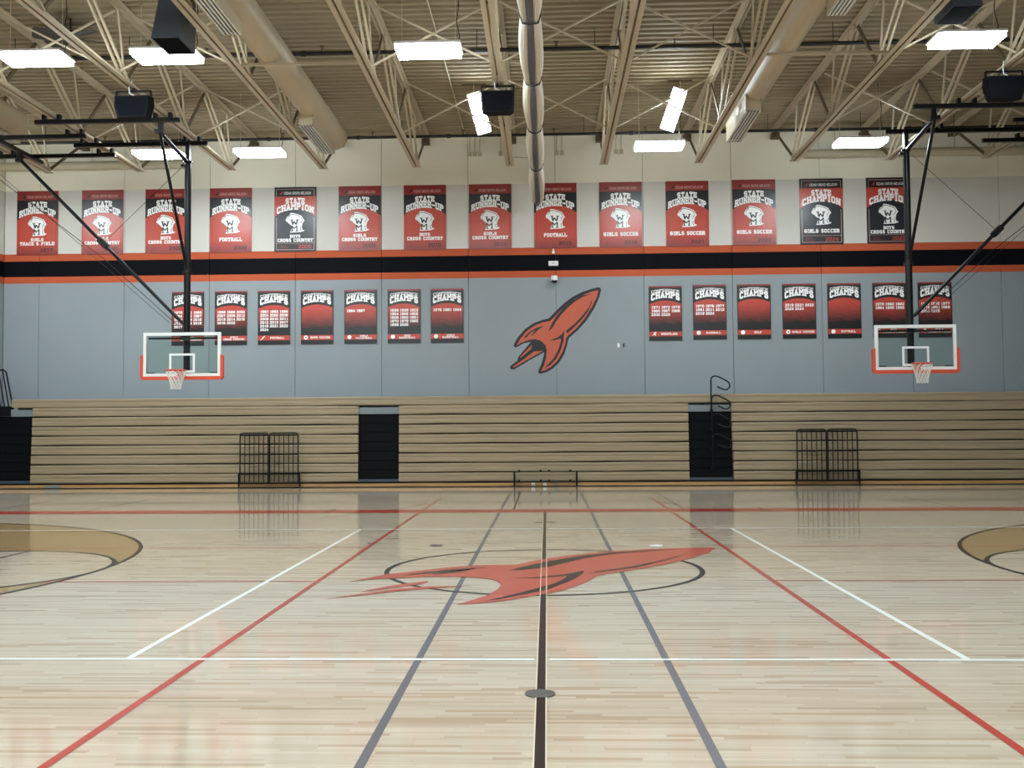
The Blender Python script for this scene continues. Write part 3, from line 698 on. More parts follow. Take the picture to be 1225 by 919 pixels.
# ---------------------------------------------------------------- basketball hoops hung from the roof
def hoop(s, label):
    X, Y = s * 8.5, 11.5
    t = thing('basketball_hoop', label, 'basketball hoop', (X, 11.8, 2.95), 'ceiling hung basketball hoops')
    H = 0.92
    MB().box(X - H + .05, X + H - .05, Y - .006, Y + .006, 2.93, 3.86).build('glass_board', 'glass', t)
    q = MB(); zb, zt, f = 2.875, 3.91, 0.072
    q.box(X - H, X + H, Y - .025, Y + .03, zt - f, zt).box(X - H, X + H, Y - .025, Y + .03, zb, zb + f)
    q.box(X - H, X - H + f, Y - .025, Y + .03, zb + f, zt - f).box(X + H - f, X + H, Y - .025, Y + .03, zb + f, zt - f)
    q.build('board_frame', 'white', t)
    q = MB(); a, b, c, d = X - .305, X + .305, 2.965, 3.415; k = 0.05
    q.box(a, b, Y - .012, Y - .0065, d - k, d).box(a, b, Y - .012, Y - .0065, c, c + k).box(a, a + k, Y - .012, Y - .0065, c + k, d - k).box(b - k, b, Y - .012, Y - .0065, c + k, d - k)
    q.build('target_square', 'white', t)
    pad = [(-H - .062, 3.36), (-H - .062, 2.86), (-H - .04, 2.815), (-H, 2.795), (H, 2.795), (H + .04, 2.815), (H + .062, 2.86), (H + .062, 3.36), (H + .035, 3.375), (H, 3.375), (H, 2.875), (-H, 2.875), (-H, 3.375), (-H - .035, 3.375)]
    MB().extrude_y([(X + px, pz) for px, pz in pad], Y - .05, Y + .05).build('board_padding', 'pad', t)
    ry = Y - .15 - .229; rz = 3.0
    ring = [(X + .229 * math.cos(2 * PI * i / 32), ry + .229 * math.sin(2 * PI * i / 32), rz) for i in range(32)]
    rim = MB().tube(ring, .014, 8, closed=True).build('rim', 'rim', t)
    q = MB().box(X - .09, X + .09, Y - .05, Y - .01, rz - .16, rz + .02)
    for sx in (-1, 1): q.bar((X + sx * .08, Y - .05, rz - .03), (X + sx * .12, ry + .19, rz), .02, .02)
    q.box(X - .1, X + .1, Y - .17, Y - .03, rz - .005, rz + .008)
    q.build('rim_bracket', 'rim', t)
    nq = MB(); n = 12; lv = [(.225, 0.0), (.20, -.09), (.165, -.18), (.14, -.27), (.125, -.35), (.12, -.43)]
    def np_(j, i):
        r, dz = lv[j]; an = 2 * PI * (i + .5 * (j % 2)) / n
        return (X + r * math.cos(an), ry + r * math.sin(an), rz - .012 + dz)
    for j in range(5):
        for i in range(n):
            for di in ((0, 1) if j % 2 else (-1, 0)):
                nq.tube([np_(j, i), np_(j + 1, i + di)], .0065, 4, cap=False)
    nq.build('net', 'net', t)
    my = 11.8
    MB().tube([(X, my, 2.95), (X, my, 8.05)], .078, 20).build('mast', 'black', t)
    MB().tube([(X, my, 5.35), (X, my, 5.41)], .115, 20).build('mast_collar', 'black', t)
    MB().tube([(X, my, 8.02), (X, my, 8.06)], .11, 20).box(X - .16, X - .08, my - .05, my + .05, 7.93, 7.98).build('mast_cap', 'black', t)
    MB().box(X - .82, X + .82, Y + .04, Y + .09, 3.755, 3.80).box(X - .06, X + .06, Y + .03, my, 3.74, 3.82).box(X - .06, X + .06, Y + .03, my, 2.95, 3.03).build('support_bar', 'black', t)
    for sx in (-1, 1):
        MB().box(X + sx * .66, X + sx * .84, Y + .01, Y + .035, 2.945, 2.975).build('corner_clip', 'black', t)
    def rail(x0, x1, y, z=8.53, name='roof_rail'):
        r = MB().box(x0, x1, y - .045, y + .045, z - .045, z + .045).build(name, 'black', t)
        for jx in JOIST_X:
            if min(x0, x1) + .02 < jx < max(x0, x1) - .02:
                q = MB()
                for e in (-.17, .17): q.box(jx + e - .035, jx + e + .035, y - .06, y + .06, z + .04, z + .16)
                q.box(jx - .22, jx + .22, y - .02, y + .02, z + .045, z + .065)
                q.build('rail_clamp', 'black', r)
    rail(s * 11.35, s * 8.08, 10.1)
    rail(s * 11.35, s * 8.08, 11.95)
    rail(s * 15.93, s * 10.72, 11.2)
    rail(s * 15.93, s * 10.72, 12.83)
    hx = s * 12.75
    MB().bar((hx, 11.0, 8.44), (hx, 13.1, 8.44), .09, .09).build('cross_beam', 'black', t)
    MB().box(hx - .05, hx + .05, 12.0, 12.12, 8.2, 8.42).box(hx - .1, hx + .06, 12.02, 12.10, 8.18, 8.26).build('brace_hinge', 'black', t)
    MB().tube([(hx, 12.06, 8.24), (s * 8.6, 11.82, 4.15)], .042, 10).build('side_brace', 'black', t)
    m = Vector((hx, 12.06, 8.24)).lerp(Vector((s * 8.6, 11.82, 4.15)), .515); dv = Vector((s * 8.6, 11.82, 4.15)) - Vector((hx, 12.06, 8.24)); dv.normalize()
    MB().bar(m - dv * .14, m + dv * .14, .13, .13).build('brace_lock', 'black', t)
    MB().box(X - .05, X + .05, 10.06, 10.14, 8.26, 8.49).box(X - .1, X + .1, 9.98, 10.14, 8.22, 8.3).build('brace_hinge', 'black', t)
    MB().tube([(X, 10.05, 8.26), (X, my, 8.02)], .05, 12).build('upper_brace', 'black', t)
    MB().tube([(X, 10.05, 8.24), (X, my - .02, 5.42)], .036, 10).build('lower_brace', 'black', t)
    MB().box(X - .05, X + .05, my - .05, my + .05, 8.05, 8.49).build('mast_hanger', 'black', t)
    MB().tube([(s * 13.4, 12.2, 7.85), (s * 10.6, 12.0, 5.75), (s * 8.75, 11.85, 4.12)], .009, 5).build('winch_cable', 'black', t)
    MB().tube([(s * 13.4, 12.25, 7.98), (s * 8.95, 11.85, 4.18)], .006, 5).build('winch_cable', 'black', t)
    MB().tube([m, (s * 8.62, my, 7.95)], .006, 5).build('stay_cable', 'black', t)
hoop(-1, 'glass backboard hoop on a black roof mast, in front of the cross country conference banners')
hoop(1, 'glass backboard hoop on a black roof mast, in front of the last two conference banners')

# ---------------------------------------------------------------- bleachers, folded against the wall
BF = 15.75
AISLES = [(LEFT_X + 0.03, -14.33), (-5.161, -4.03), (3.912, 5.084)]
def bleachers():
    t = thing('bleachers', 'long folded bleachers of tan seat boards with black aisle recesses under the banner wall', 'bleachers', (0, BF, 0))
    R = RIGHT_X - 0.04
    secs = [(-14.33, -5.161), (-4.03, 3.912), (5.084, R)]
    rnd = random.Random(3)
    def board(x0, x1, z, y):
        prof = [(0.010, 0.0), (0.0, 0.03), (0.0, 0.10), (0.006, 0.135), (-0.002, 0.175), (-0.002, 0.214), (0.010, 0.230), (0.035, 0.236), (0.30, 0.236), (0.30, 0.0)]
        q = MB(); nseg = max(2, round((x1 - x0) / 1.2)); n = len(prof); vs = []
        ph = rnd.random() * 6
        for i in range(nseg + 1):
            x = x0 + (x1 - x0) * i / nseg
            sag = 0.007 * math.sin(x * 1.25 + ph) + 0.004 * math.sin(x * 2.6 + ph * 2)
            for py, pz in prof:
                low = 1.0 if pz < 0.05 else 0.35
                vs.append((x, y + py, z + pz + sag * low))
        q.add(vs, [(i * n + k, i * n + (k + 1) % n, (i + 1) * n + (k + 1) % n, (i + 1) * n + k) for i in range(nseg) for k in range(n)])
        q.add(vs, [tuple(reversed(range(n))), tuple(range(nseg * n, nseg * n + n))])
        # flip so the outside faces out
        q.f = [tuple(reversed(f)) for f in q.f]
        q.build('seat_board', 'bench', t)
    for i in range(8):
        for x0, x1 in secs:
            board(x0 + (0.03 * (1 - i / 7) if x0 > 0 else 0), x1, 0.152 + 0.2655 * i, BF + 0.012 * i)
    board(-14.95, R, 2.262, BF + 0.12)
    for x0, x1 in secs:
        MB().box(x0 + .02, x1 - .02, BF + .2, WALL_Y - .12, 0.0, 2.25).build('understructure', 'black_matt', t)
    MB().box(-14.9, R, BF + 0.38, WALL_Y - 0.06, 2.1, 2.28).build('top_deck', 'ledge', t)
    MB().box(LEFT_X + .03, R, BF - .03, BF + .0, 0.024, 0.112).build('kick_board', 'kick', t)
    MB().box(LEFT_X + .03, R, BF - .035, BF + .05, 0.0, 0.024).box(LEFT_X + .03, R, BF - .035, BF + .05, 0.112, 0.15).build('floor_rail', 'black_matt', t)
    for ai, (x0, x1) in enumerate(AISLES):
        z1 = 2.02
        for k in range(7):
            za = 0.225 + (z1 - 0.225) * k / 7; zb = 0.225 + (z1 - 0.225) * (k + 1) / 7
            MB().box(x0, x1, BF + .10 + .012 * k, WALL_Y - .1, za + .006, zb - .006).build('aisle_step', 'black_matt', t)
        MB().box(x0 + .01, x1 - .01, BF + .2, WALL_Y - .1, 0.15, z1).build('aisle_frame', 'black_matt', t)
        MB().box(x0, x1, BF + .03, BF + .3, 0.152, 0.222).build('step_nosing', 'charcoal', t)
        MB().box(x0, x1, BF + .14, WALL_Y - .08, z1, 2.20).build('aisle_deck', 'ledge', t)
    for x, m in ((-0.336, 'white'), (-0.017, 'white'), (0.28, 'ledge')):
        q = MB().box(x - .045, x + .045, BF - .037, BF - .03, .03, .108).build('outlet_plate', m, t)
        if m == 'white' and x < -.1: MB().box(x - .012, x + .012, BF - .041, BF - .037, .05, .075).build('outlet_socket', 'black', q)
    MB().box(-13.9, -13.45, BF - .037, BF - .03, .03, .09).build('data_plate', 'ledge', t)
bleachers()

def guard_rail(x0, label):
    """pair of folded barred end rails standing in a low frame before the seats"""
    y = 15.56
    t = thing('guard_rail', label, 'rail', (x0, y, 0), 'folded barred rails')
    for a, b in ((x0 + .035, x0 + .815), (x0 + .855, x0 + 1.64)):
        z0, z1, r = .13, 1.515, .011
        c = .07
        pts = [(a, y, z0), (a, y, z1 - c), (a + .02, y, z1 - .02), (a + c, y, z1), (b - c, y, z1), (b - .02, y, z1 - .02), (b, y, z1 - c), (b, y, z0)]
        p = MB().tube(pts, .019, 8).build('panel_frame', 'black', t)
        MB().tube([(a, y, z1 - .07), (b, y, z1 - .07)], .013, 6).build('cross_bar', 'black', p)
        MB().tube([(a, y, .55 + .37), (b, y, .55 + .37)], .009, 6).build('cross_bar', 'black', p)
        for k in range(1, 6):
            x = a + (b - a) * k / 6
            MB().tube([(x, y, z0), (x, y, z1 - .02)], r + .003, 6).build('upright_bar', 'black', p)
    MB().box(x0 + .02, x0 + 1.67, y - .03, y + .05, .37, .425).build('upper_clamp_rail', 'black', t)
    MB().box(x0 + .02, x0 + 1.67, y - .03, y + .05, .115, .16).build('lower_clamp_rail', 'black', t)
    for e in (0.0, 1.685):
        MB().box(x0 + e - .016, x0 + e + .016, y - .02, y + .04, 0, .425).build('foot_post', 'black', t)
    return t
g = guard_rail(-8.41, 'black folded barred rail standing before the bleachers below the fan side hoop')
copy_tree(g, (6.742, 15.56, 0), 'black folded barred rail standing before the bleachers beside the second hoop')

def low_frame():
    y = 15.58
    t = thing('low_rail', 'low black rail frame with small clips at the middle of the bleachers', 'rail', (0, y, 0))
    for x in (-.845, .845): MB().box(x - .024, x + .024, y - .02, y + .03, 0, .425).build('post', 'black', t)
    MB().box(-.845, .845, y + .0, y + .03, .405, .423).build('upper_bar', 'black', t)
    MB().box(-.845, .845, y + .0, y + .03, .125, .15).build('lower_bar', 'black', t)
    for x in (-.718, -.127, .1, .672):
        for z in (.418, .15): MB().box(x - .028, x + .028, y - .03, y + .03, z, z + .05).build('clip', 'black', t)
low_frame()

def hand_rail(zt, y, base, label):
    t = thing('hand_rail', label, 'rail', (4.535, y, base), 'folded aisle handrails')
    x = 4.535; w = .51
    pts = [(x, y, base), (x, y, zt - .12), (x + .015, y, zt - .05), (x + .06, y, zt - .012), (x + .13, y, zt), (x + .2, y, zt - .015), (x + w - .1, y, zt - .125), (x + w - .03, y, zt - .175), (x + w, y, zt - .24),
           (x + w - .01, y, zt - .32), (x + w - .07, y, zt - .37), (x + w - .15, y, zt - .375), (x + .17, y, zt - .29)]
    MB().tube(pts, .021, 8).build('bent_tube', 'black', t)
    MB().box(x - .04, x + .04, y - .022, y + .022, base, base + .06).build('socket', 'black', t)
hand_rail(2.985, 15.80, 2.02, 'black looped handrail above the second aisle, its loop against the grey wall')
hand_rail(2.46, 15.75, 1.50, 'black looped handrail in the second aisle, loop level with the top seat board')
hand_rail(1.95, 15.70, 0.98, 'black looped handrail inside the black second aisle, upper of the two dark ones')
hand_rail(1.40, 15.65, 0.46, 'black looped handrail inside the black second aisle, lowest of all')
def end_rack():
    t = thing('end_rail', 'black barred rail standing on the bleacher end by the fan side wall', 'rail', (-15.3, 15.75, 2.2))
    y = 15.98
    MB().tube([(-15.85, y, 2.23), (-15.84, y + .02, 3.3), (-15.25, y, 3.34), (-15.18, y, 3.28), (-15.0, y, 2.42), (-14.985, y, 2.23)], .026, 8).build('rail_frame', 'black', t)
    for k in range(5):
        a = -15.76 + k * .12
        MB().tube([(a, y, 3.32), (a + .2, y, 2.24)], .02, 6).build('upright_bar', 'black', t)
    MB().box(-15.88, -14.97, 15.79, 15.88, 2.03, 2.31).box(-15.88, -14.97, 15.88, y + .05, 2.22, 2.31).build('base_rail', 'black', t)
end_rack()

# ---------------------------------------------------------------- slab lettering
GLYPH = {
 'A': (4, '00-26-40|12-32', '00 40'), 'B': (4, '00-06-36-45-44-33-03|33-42-41-30-00', '00 06'), 'C': (4, '45-36-16-05-01-10-30-41', ''),
 'D': (4, '00-06-36-45-41-30-00', '00 06'), 'E': (4, '45-46-06-00-40-41|03-33', '00 06'), 'F': (4, '45-46-06-00|03-33', '00'), 'G': (4, '45-36-16-05-01-10-30-41-43-23', ''),
 'H': (4, '00-06|40-46|03-43', '00 06 40 46'), 'I': (2, '10-16', '10 16'), 'J': (4, '46-41-30-10-01', '46'), 'K': (4, '00-06|46-02|13-40', '00 06 46 40'), 'L': (4, '06-00-40-41', '06'),
 'M': (5, '00-06-23-56-50', '00 50'), 'N': (4, '00-06-40-46', '00 46'), 'O': (4, '10-01-05-16-36-45-41-30-10', ''), 'P': (4, '00-06-36-45-44-33-03', '00 06'),
 'R': (4, '00-06-36-45-44-33-03|23-40', '00 40'), 'S': (4, '45-36-16-05-04-13-33-42-41-30-10-01', ''), 'T': (4, '05-06-46-45|20-26', '20'), 'U': (4, '06-01-10-30-41-46', '06 46'),
 'V': (4, '06-20-46', '06 46'), 'W': (5, '06-10-24-40-56', '06 56'), 'Y': (4, '06-23-46|23-20', '20 06 46'), '&': (4, '40-04-05-16-26-35-34-01-10-20-42', ''), '-': (3, '03-33', ''),
 '0': (4, '10-01-05-16-36-45-41-30-10', ''), '1': (3, '15-26-20', '20'), '2': (4, '05-16-36-45-44-00-40', ''), '3': (4, '05-16-36-45-44-33-42-41-30-10-01|13-33', ''),
 '4': (4, '30-36-02-42', '30'), '5': (4, '46-06-03-33-42-41-30-10-01', ''), '6': (4, '45-36-16-05-01-10-30-41-42-33-03', ''), '7': (4, '05-06-46-20', ''),
 '8': (4, '13-04-05-16-36-45-44-33-13-02-01-10-30-41-42-33', ''), '9': (4, '01-10-30-41-45-36-16-05-04-13-43', ''), ' ': (2, '', ''),
}
def lettering(q, text, x0, x1, z0, h, y, weight=1.25, warp=None):
    """fills q with the strokes of text between x0 and x1, standing on z0, facing the room at depth y"""
    t = weight; adv = []; cur = 0
    for ch in text:
        adv.append(cur); cur += GLYPH[ch][0] + t + 0.9
    total = cur - 0.9
    sx = (x1 - x0) / total; sz = h / (6 + t)
    k = 0; dy = 0.0                      # each stroke a hair in front of the last, so that none lie in one plane
    def P(x, z):
        X = x0 + x * sx; Z = (z + t / 2) * sz
        return (X, y + dy, warp(X, Z) if warp else z0 + Z)
    for ch, a in zip(text, adv):
        wd, strokes, serifs = GLYPH[ch]; a += t / 2
        for st in strokes.split('|'):
            if not st: continue
            pts = [(int(c[0]) + a, int(c[1])) for c in st.split('-')]
            for (ax, az), (bx, bz) in zip(pts[:-1], pts[1:]):
                dx, dz = bx - ax, bz - az; L = math.hypot(dx, dz); dx /= L; dz /= L
                e = t * 0.5 if (dx == 0 or dz == 0) else t * 0.25
                ax, az, bx2, bz2 = ax - dx * e, az - dz * e, bx + dx * e, bz + dz * e
                nx, nz = -dz * t / 2, dx * t / 2
                k += 1; dy = -0.00025 * (k % 9)
                q.add([P(ax - nx, az - nz), P(bx2 - nx, bz2 - nz), P(bx2 + nx, bz2 + nz), P(ax + nx, az + nz)], [(0, 1, 2, 3)])
        for sp in serifs.split():
            x, z = int(sp[0]) + a, int(sp[1]); e = t * 0.5 + 0.75; s = t * 0.36
            k += 1; dy = -0.00025 * (k % 9)
            zc = z + (t / 2 - s if z == 6 else -(t / 2 - s))
            q.add([P(x - e, zc - s), P(x + e, zc - s), P(x + e, zc + s), P(x - e, zc + s)], [(0, 1, 2, 3)])

# ---------------------------------------------------------------- state banners on the pale band
BW, BH = 0.617, 0.9525
def arch(hw, zc, rise, n=14):
    return [(-hw + 2 * hw * i / n, zc + rise * (1 - (1 - 2 * i / n) ** 2)) for i in range(n + 1)]
def poly(root, name, pts, mat, y, loc):
    return MB().extrude_y([(loc[0] + x, loc[2] + z) for x, z in pts], loc[1] - y, loc[1] - y + 0.0012).build(name, mat, root)
def rect(x0, x1, z0, z1): return [(x0, z0), (x1, z0), (x1, z1), (x0, z1)]
def row_parts(root, row, mat, y, loc):
    """one line of print, a part for each word"""
    text, x0, x1, z0, h, wt, wp = row
    adv = []; cur = 0
    for ch in text: adv.append(cur); cur += GLYPH[ch][0] + wt + 0.9
    s = (x1 - x0) / (cur - 0.9); i = 0
    for wd in text.split(' '):
        j = i + len(wd)
        words_part(root, 'sport_text', [(wd, x0 + adv[i] * s, x0 + (adv[j - 1] + GLYPH[text[j - 1]][0] + wt) * s, z0, h, wt, wp)], mat, y, loc)
        i = j + 1
def words_part(root, name, items, mat, y, loc):
    q = MB()
    for text, x0, x1, z0, h, wt, warp in items:
        W = (lambda X, Z, f=warp: loc[2] + f(X - loc[0], Z)) if warp else None
        lettering(q, text, loc[0] + x0, loc[0] + x1, loc[2] + z0, h, loc[1] - y, wt, W)
    return q.build(name, mat, root)
def emblem(root, loc, y):
    e = poly(root, 'state_emblem', EMBLEM, 'ink_white', y, loc)
    for pts in (EMBLEM_EDGE, EMBLEM_EDGE2):
        q = MB()
        for (ax, az), (bx, bz) in zip(pts[:-1], pts[1:]):
            q.bar((loc[0] + ax, loc[1] - y - .001, loc[2] + az), (loc[0] + bx, loc[1] - y - .001, loc[2] + bz), 0.001, 0.014)
        q.build('emblem_edge', 'ink_black', e)
    q = MB()
    lettering(q, 'W', loc[0] - .125, loc[0] + .085, loc[2] - .165, .16, loc[1] - y - .001, 1.1)
    lettering(q, 'M', loc[0] - .105, loc[0] + .065, loc[2] - .355, .17, loc[1] - y - .001, 1.15)
    q.build('emblem_letters', 'ink_black', e)
def state_banner(x, z, champ, lines, year, label):
    loc = (x, WALL_Y - 0.02, z)
    t = thing('state_banner', label, 'banner', loc, 'state banners on the pale band')
    body, band, frame = ('ink_dark', 'ink_red', 'ink_pale') if champ else ('ink_body', 'ink_black', 'ink_deep')
    MB().box(x - BW, x + BW, loc[1] - .004, WALL_Y - .002, z - BH, z + BH).build('panel', body, t)
    if not champ: poly(t, 'top_band', rect(-BW, BW, .675, BH), 'ink_deep', .0055, loc)
    else: poly(t, 'top_band', rect(-BW, BW, .675, BH), 'ink_black', .0055, loc)
    poly(t, 'arched_band', [(-BW, .675)] + arch(BW, .075, .245) + [(BW, .675)], band, .0058, loc)
    f = .055; w = .012
    for part in ((rect(-BW + f, -BW + f + w, -BH + f, .06), rect(BW - f - w, BW - f, -BH + f, .06), rect(-BW + f, BW - f, -BH + f, -BH + f + w), rect(-BW + f, BW - f, -.705, -.697)),
              (rect(-BW + f, -BW + f + w, .675, BH - f), rect(BW - f - w, BW - f, .675, BH - f), rect(-BW + f, BW - f, BH - f - w, BH - f))):
        q = MB()
        for a in part: q.extrude_y([(x + px, z + pz) for px, pz in a], loc[1] - .0062, loc[1] - .0045)
        q.build('thin_border', frame, t)
    words_part(t, 'school_text', [('CEDAR GROVE-BELGIUM', -.33, .46, .735, .075, 1.0, None)], 'ink_white' if champ else 'ink_pale', .0075, loc)
    # little rocket mark before the school name
    r = MB().extrude_y([(x + a, z + b) for a, b in [(-.47, .72), (-.44, .775), (-.39, .81), (-.355, .845), (-.37, .79), (-.41, .74), (-.43, .72), (-.435, .745)]], loc[1] - .0075, loc[1] - .006)
    r.build('rocket_mark', 'ink_red' if champ else 'ink_black', t)
    bow = lambda X, Z: .415 + Z * 1.0 - .23 * (X / .55) ** 2 * 0.62
    top = 'CHAMPION' if champ else 'RUNNER-UP'
    words_part(t, 'title_text', [('STATE', -.285, .285, .5, .165, 2.0, lambda X, Z: .478 + Z - .03 * (X / .3) ** 2),
                                 (top, -.545, .545, .3, .20, 2.0, lambda X, Z: .283 + Z - .135 * (X / .55) ** 2)], 'ink_white', .008, loc)
    emblem(t, loc, .0065)
    it = []
    if len(lines) == 2:
        a = .036 * len(lines[0]) * 1.05; b = min(.52, .0405 * len(lines[1]))
        it = [(lines[0], -a, a, -.545, .095, 1.9, None), (lines[1], -b, b, -.665, .10, 1.9, None)]
    else:
        b = min(.5, .042 * len(lines[0])); it = [(lines[0], -b, b, -.62, .11, 1.9, None)]
    for row in it: row_parts(t, row, 'ink_white', .007, loc)
    words_part(t, 'year_text', [(year, .09, .47, -.855, .10, 1.3, None)], 'ink_red' if champ else 'ink_black', .007, loc)
    q = MB()
    for k in range(2): q.extrude_y([(x + px, z + pz) for px, pz in rect(-.45, -.27 + .06 * k, -.79 - .05 * k, -.775 - .05 * k)], loc[1] - .0065, loc[1] - .005)
    q.build('small_print', 'ink_deep', t)
RU, CH = False, True
SB = [(-14.935, RU, ['GIRLS', 'TRACK & FIELD'], '1977'), (-12.99, RU, ['GIRLS', 'CROSS COUNTRY'], '2007'), (-11.09, RU, ['BOYS', 'CROSS COUNTRY'], '2008'), (-9.165, RU, ['FOOTBALL'], '2008'),
      (-7.26, CH, ['BOYS', 'CROSS COUNTRY'], '2009'), (-5.363, RU, ['GIRLS', 'CROSS COUNTRY'], '2009'), (-3.452, RU, ['BOYS', 'CROSS COUNTRY'], '2010'), (-1.547, RU, ['GIRLS', 'CROSS COUNTRY'], '2013'),
      (0.348, RU, ['FOOTBALL'], '2015'), (2.235, RU, ['GIRLS SOCCER'], '2018'), (4.15, RU, ['GIRLS SOCCER'], '2021'), (6.066, RU, ['GIRLS SOCCER'], '2023'), (7.986, CH, ['GIRLS SOCCER'], '2024'), (9.89, CH, ['BOYS', 'CROSS COUNTRY'], '2023')]
HINT = {1: ', crossed by the thick hoop brace', 5: ', next after the black boys champion banner', 7: ', last one before the rolled curtain', 3: ', between mast and black banner',
        8: ', under the end of the rolled curtain', 9: ', first after the rolled curtain', 10: ', second after the curtain', 11: ', beside the black soccer champion banner'}
for i, (x, c, ln, yr) in enumerate(SB):
    lb = f"{'black STATE CHAMPION' if c else 'red STATE RUNNER-UP'} banner reading {' '.join(ln)} {yr}"
    lb += HINT.get(i, '')
    if i == 13: lb = 'black STATE CHAMPION banner reading BOYS CROSS COUNTRY behind the second black mast'
    if i == 2: lb = 'red STATE RUNNER-UP banner reading BOYS CROSS COUNTRY 2008, partly behind the mast'
    z = 7.748 + (0.012 if i > 10 else 0.0)
    state_banner(x, z, c, ln, yr, lb)

# ---------------------------------------------------------------- conference banners on the grey wall
CW, CHH = 0.475, 0.788
def conf_banner(x, z, years, strip, icon, label):
    loc = (x, WALL_Y - 0.02, z)
    t = thing('conference_banner', label, 'banner', loc, 'conference banners on the grey wall')
    MB().box(x - CW, x + CW, loc[1] - .004, WALL_Y - .002, z - CHH, z + CHH).build('panel', 'ink_black', t)
    poly(t, 'top_band', rect(-CW, CW, .745, CHH), 'ink_deep', .0055, loc)
    poly(t, 'printed_field', [(-CW + .02, -.53), (CW - .02, -.53)] + arch(CW - .02, .27, .10)[::-1], 'ink_fade', .0055, loc)
    st = poly(t, 'sport_strip', rect(-CW, CW, -.665, -.525), 'ink_red', .006, loc)
    words_part(t, 'title_text', [('CONFERENCE', -.40, .40, .6, .078, 1.15, lambda X, Z: .625 + Z - .045 * (X / .4) ** 2),
                                 ('CHAMPS', -.41, .41, .42, .2, 2.1, lambda X, Z: .40 + .03 * (1 - (X / .41) ** 2) * 1.6 - .05 * (X / .41) ** 2 + Z * (.94 + .12 * (X / .41) ** 2))], 'ink_white', .0075, loc)
    if years:
        for k, yv in enumerate(years):
            r, c = divmod(k, 3); x0 = -.405 + c * .285
            words_part(t, 'year_text', [(yv, x0, x0 + .245, .135 - .105 * r, .078, 1.8, None)], 'ink_white', .0075, loc)
    if strip:
        if len(strip) == 1:
            b = .026 * len(strip[0]); row_parts(t, (strip[0], .1 - b, .1 + b, -.625, .06, 1.7, None), 'ink_white', .0085, loc)
        else:
            a = .022 * len(strip[0]); b = .024 * len(strip[1])
            row_parts(t, (strip[0], .1 - a, .1 + a, -.587, .048, 1.6, None), 'ink_white', .0085, loc); row_parts(t, (strip[1], .1 - b, .1 + b, -.65, .052, 1.6, None), 'ink_white', .0085, loc)
    if icon:
        cx, cz = -.325, -.595
        q = MB()
        def circ(r, n=18): return [(x + cx + r * math.cos(2 * PI * k / n), z + cz + r * math.sin(2 * PI * k / n)) for k in range(n)]
        if icon == 'ball': q.extrude_y(circ(.062), loc[1] - .008, loc[1] - .0065)
        elif icon == 'oval': q.extrude_y([(x + cx + .07 * math.cos(2 * PI * k / 18) * .9 + .03 * math.sin(2 * PI * k / 18), z + cz + .05 * math.sin(2 * PI * k / 18) + .05 * math.cos(2 * PI * k / 18)) for k in range(18)], loc[1] - .008, loc[1] - .0065)
        else: q.extrude_y([(x + cx + a, z + cz + b) for a, b in [(-.07, -.05), (-.02, -.01), (-.01, .05), (.05, .06), (.06, .02), (.03, .0), (.05, -.05), (.0, -.03)]], loc[1] - .008, loc[1] - .0065)
        ic = q.build('sport_icon', 'ink_white', t)
        if icon == 'ball' and strip and 'SOCCER' in strip[0]:
            MB().extrude_y(circ(.026, 5), loc[1] - .0092, loc[1] - .0081).build('icon_mark', 'ink_black', ic)
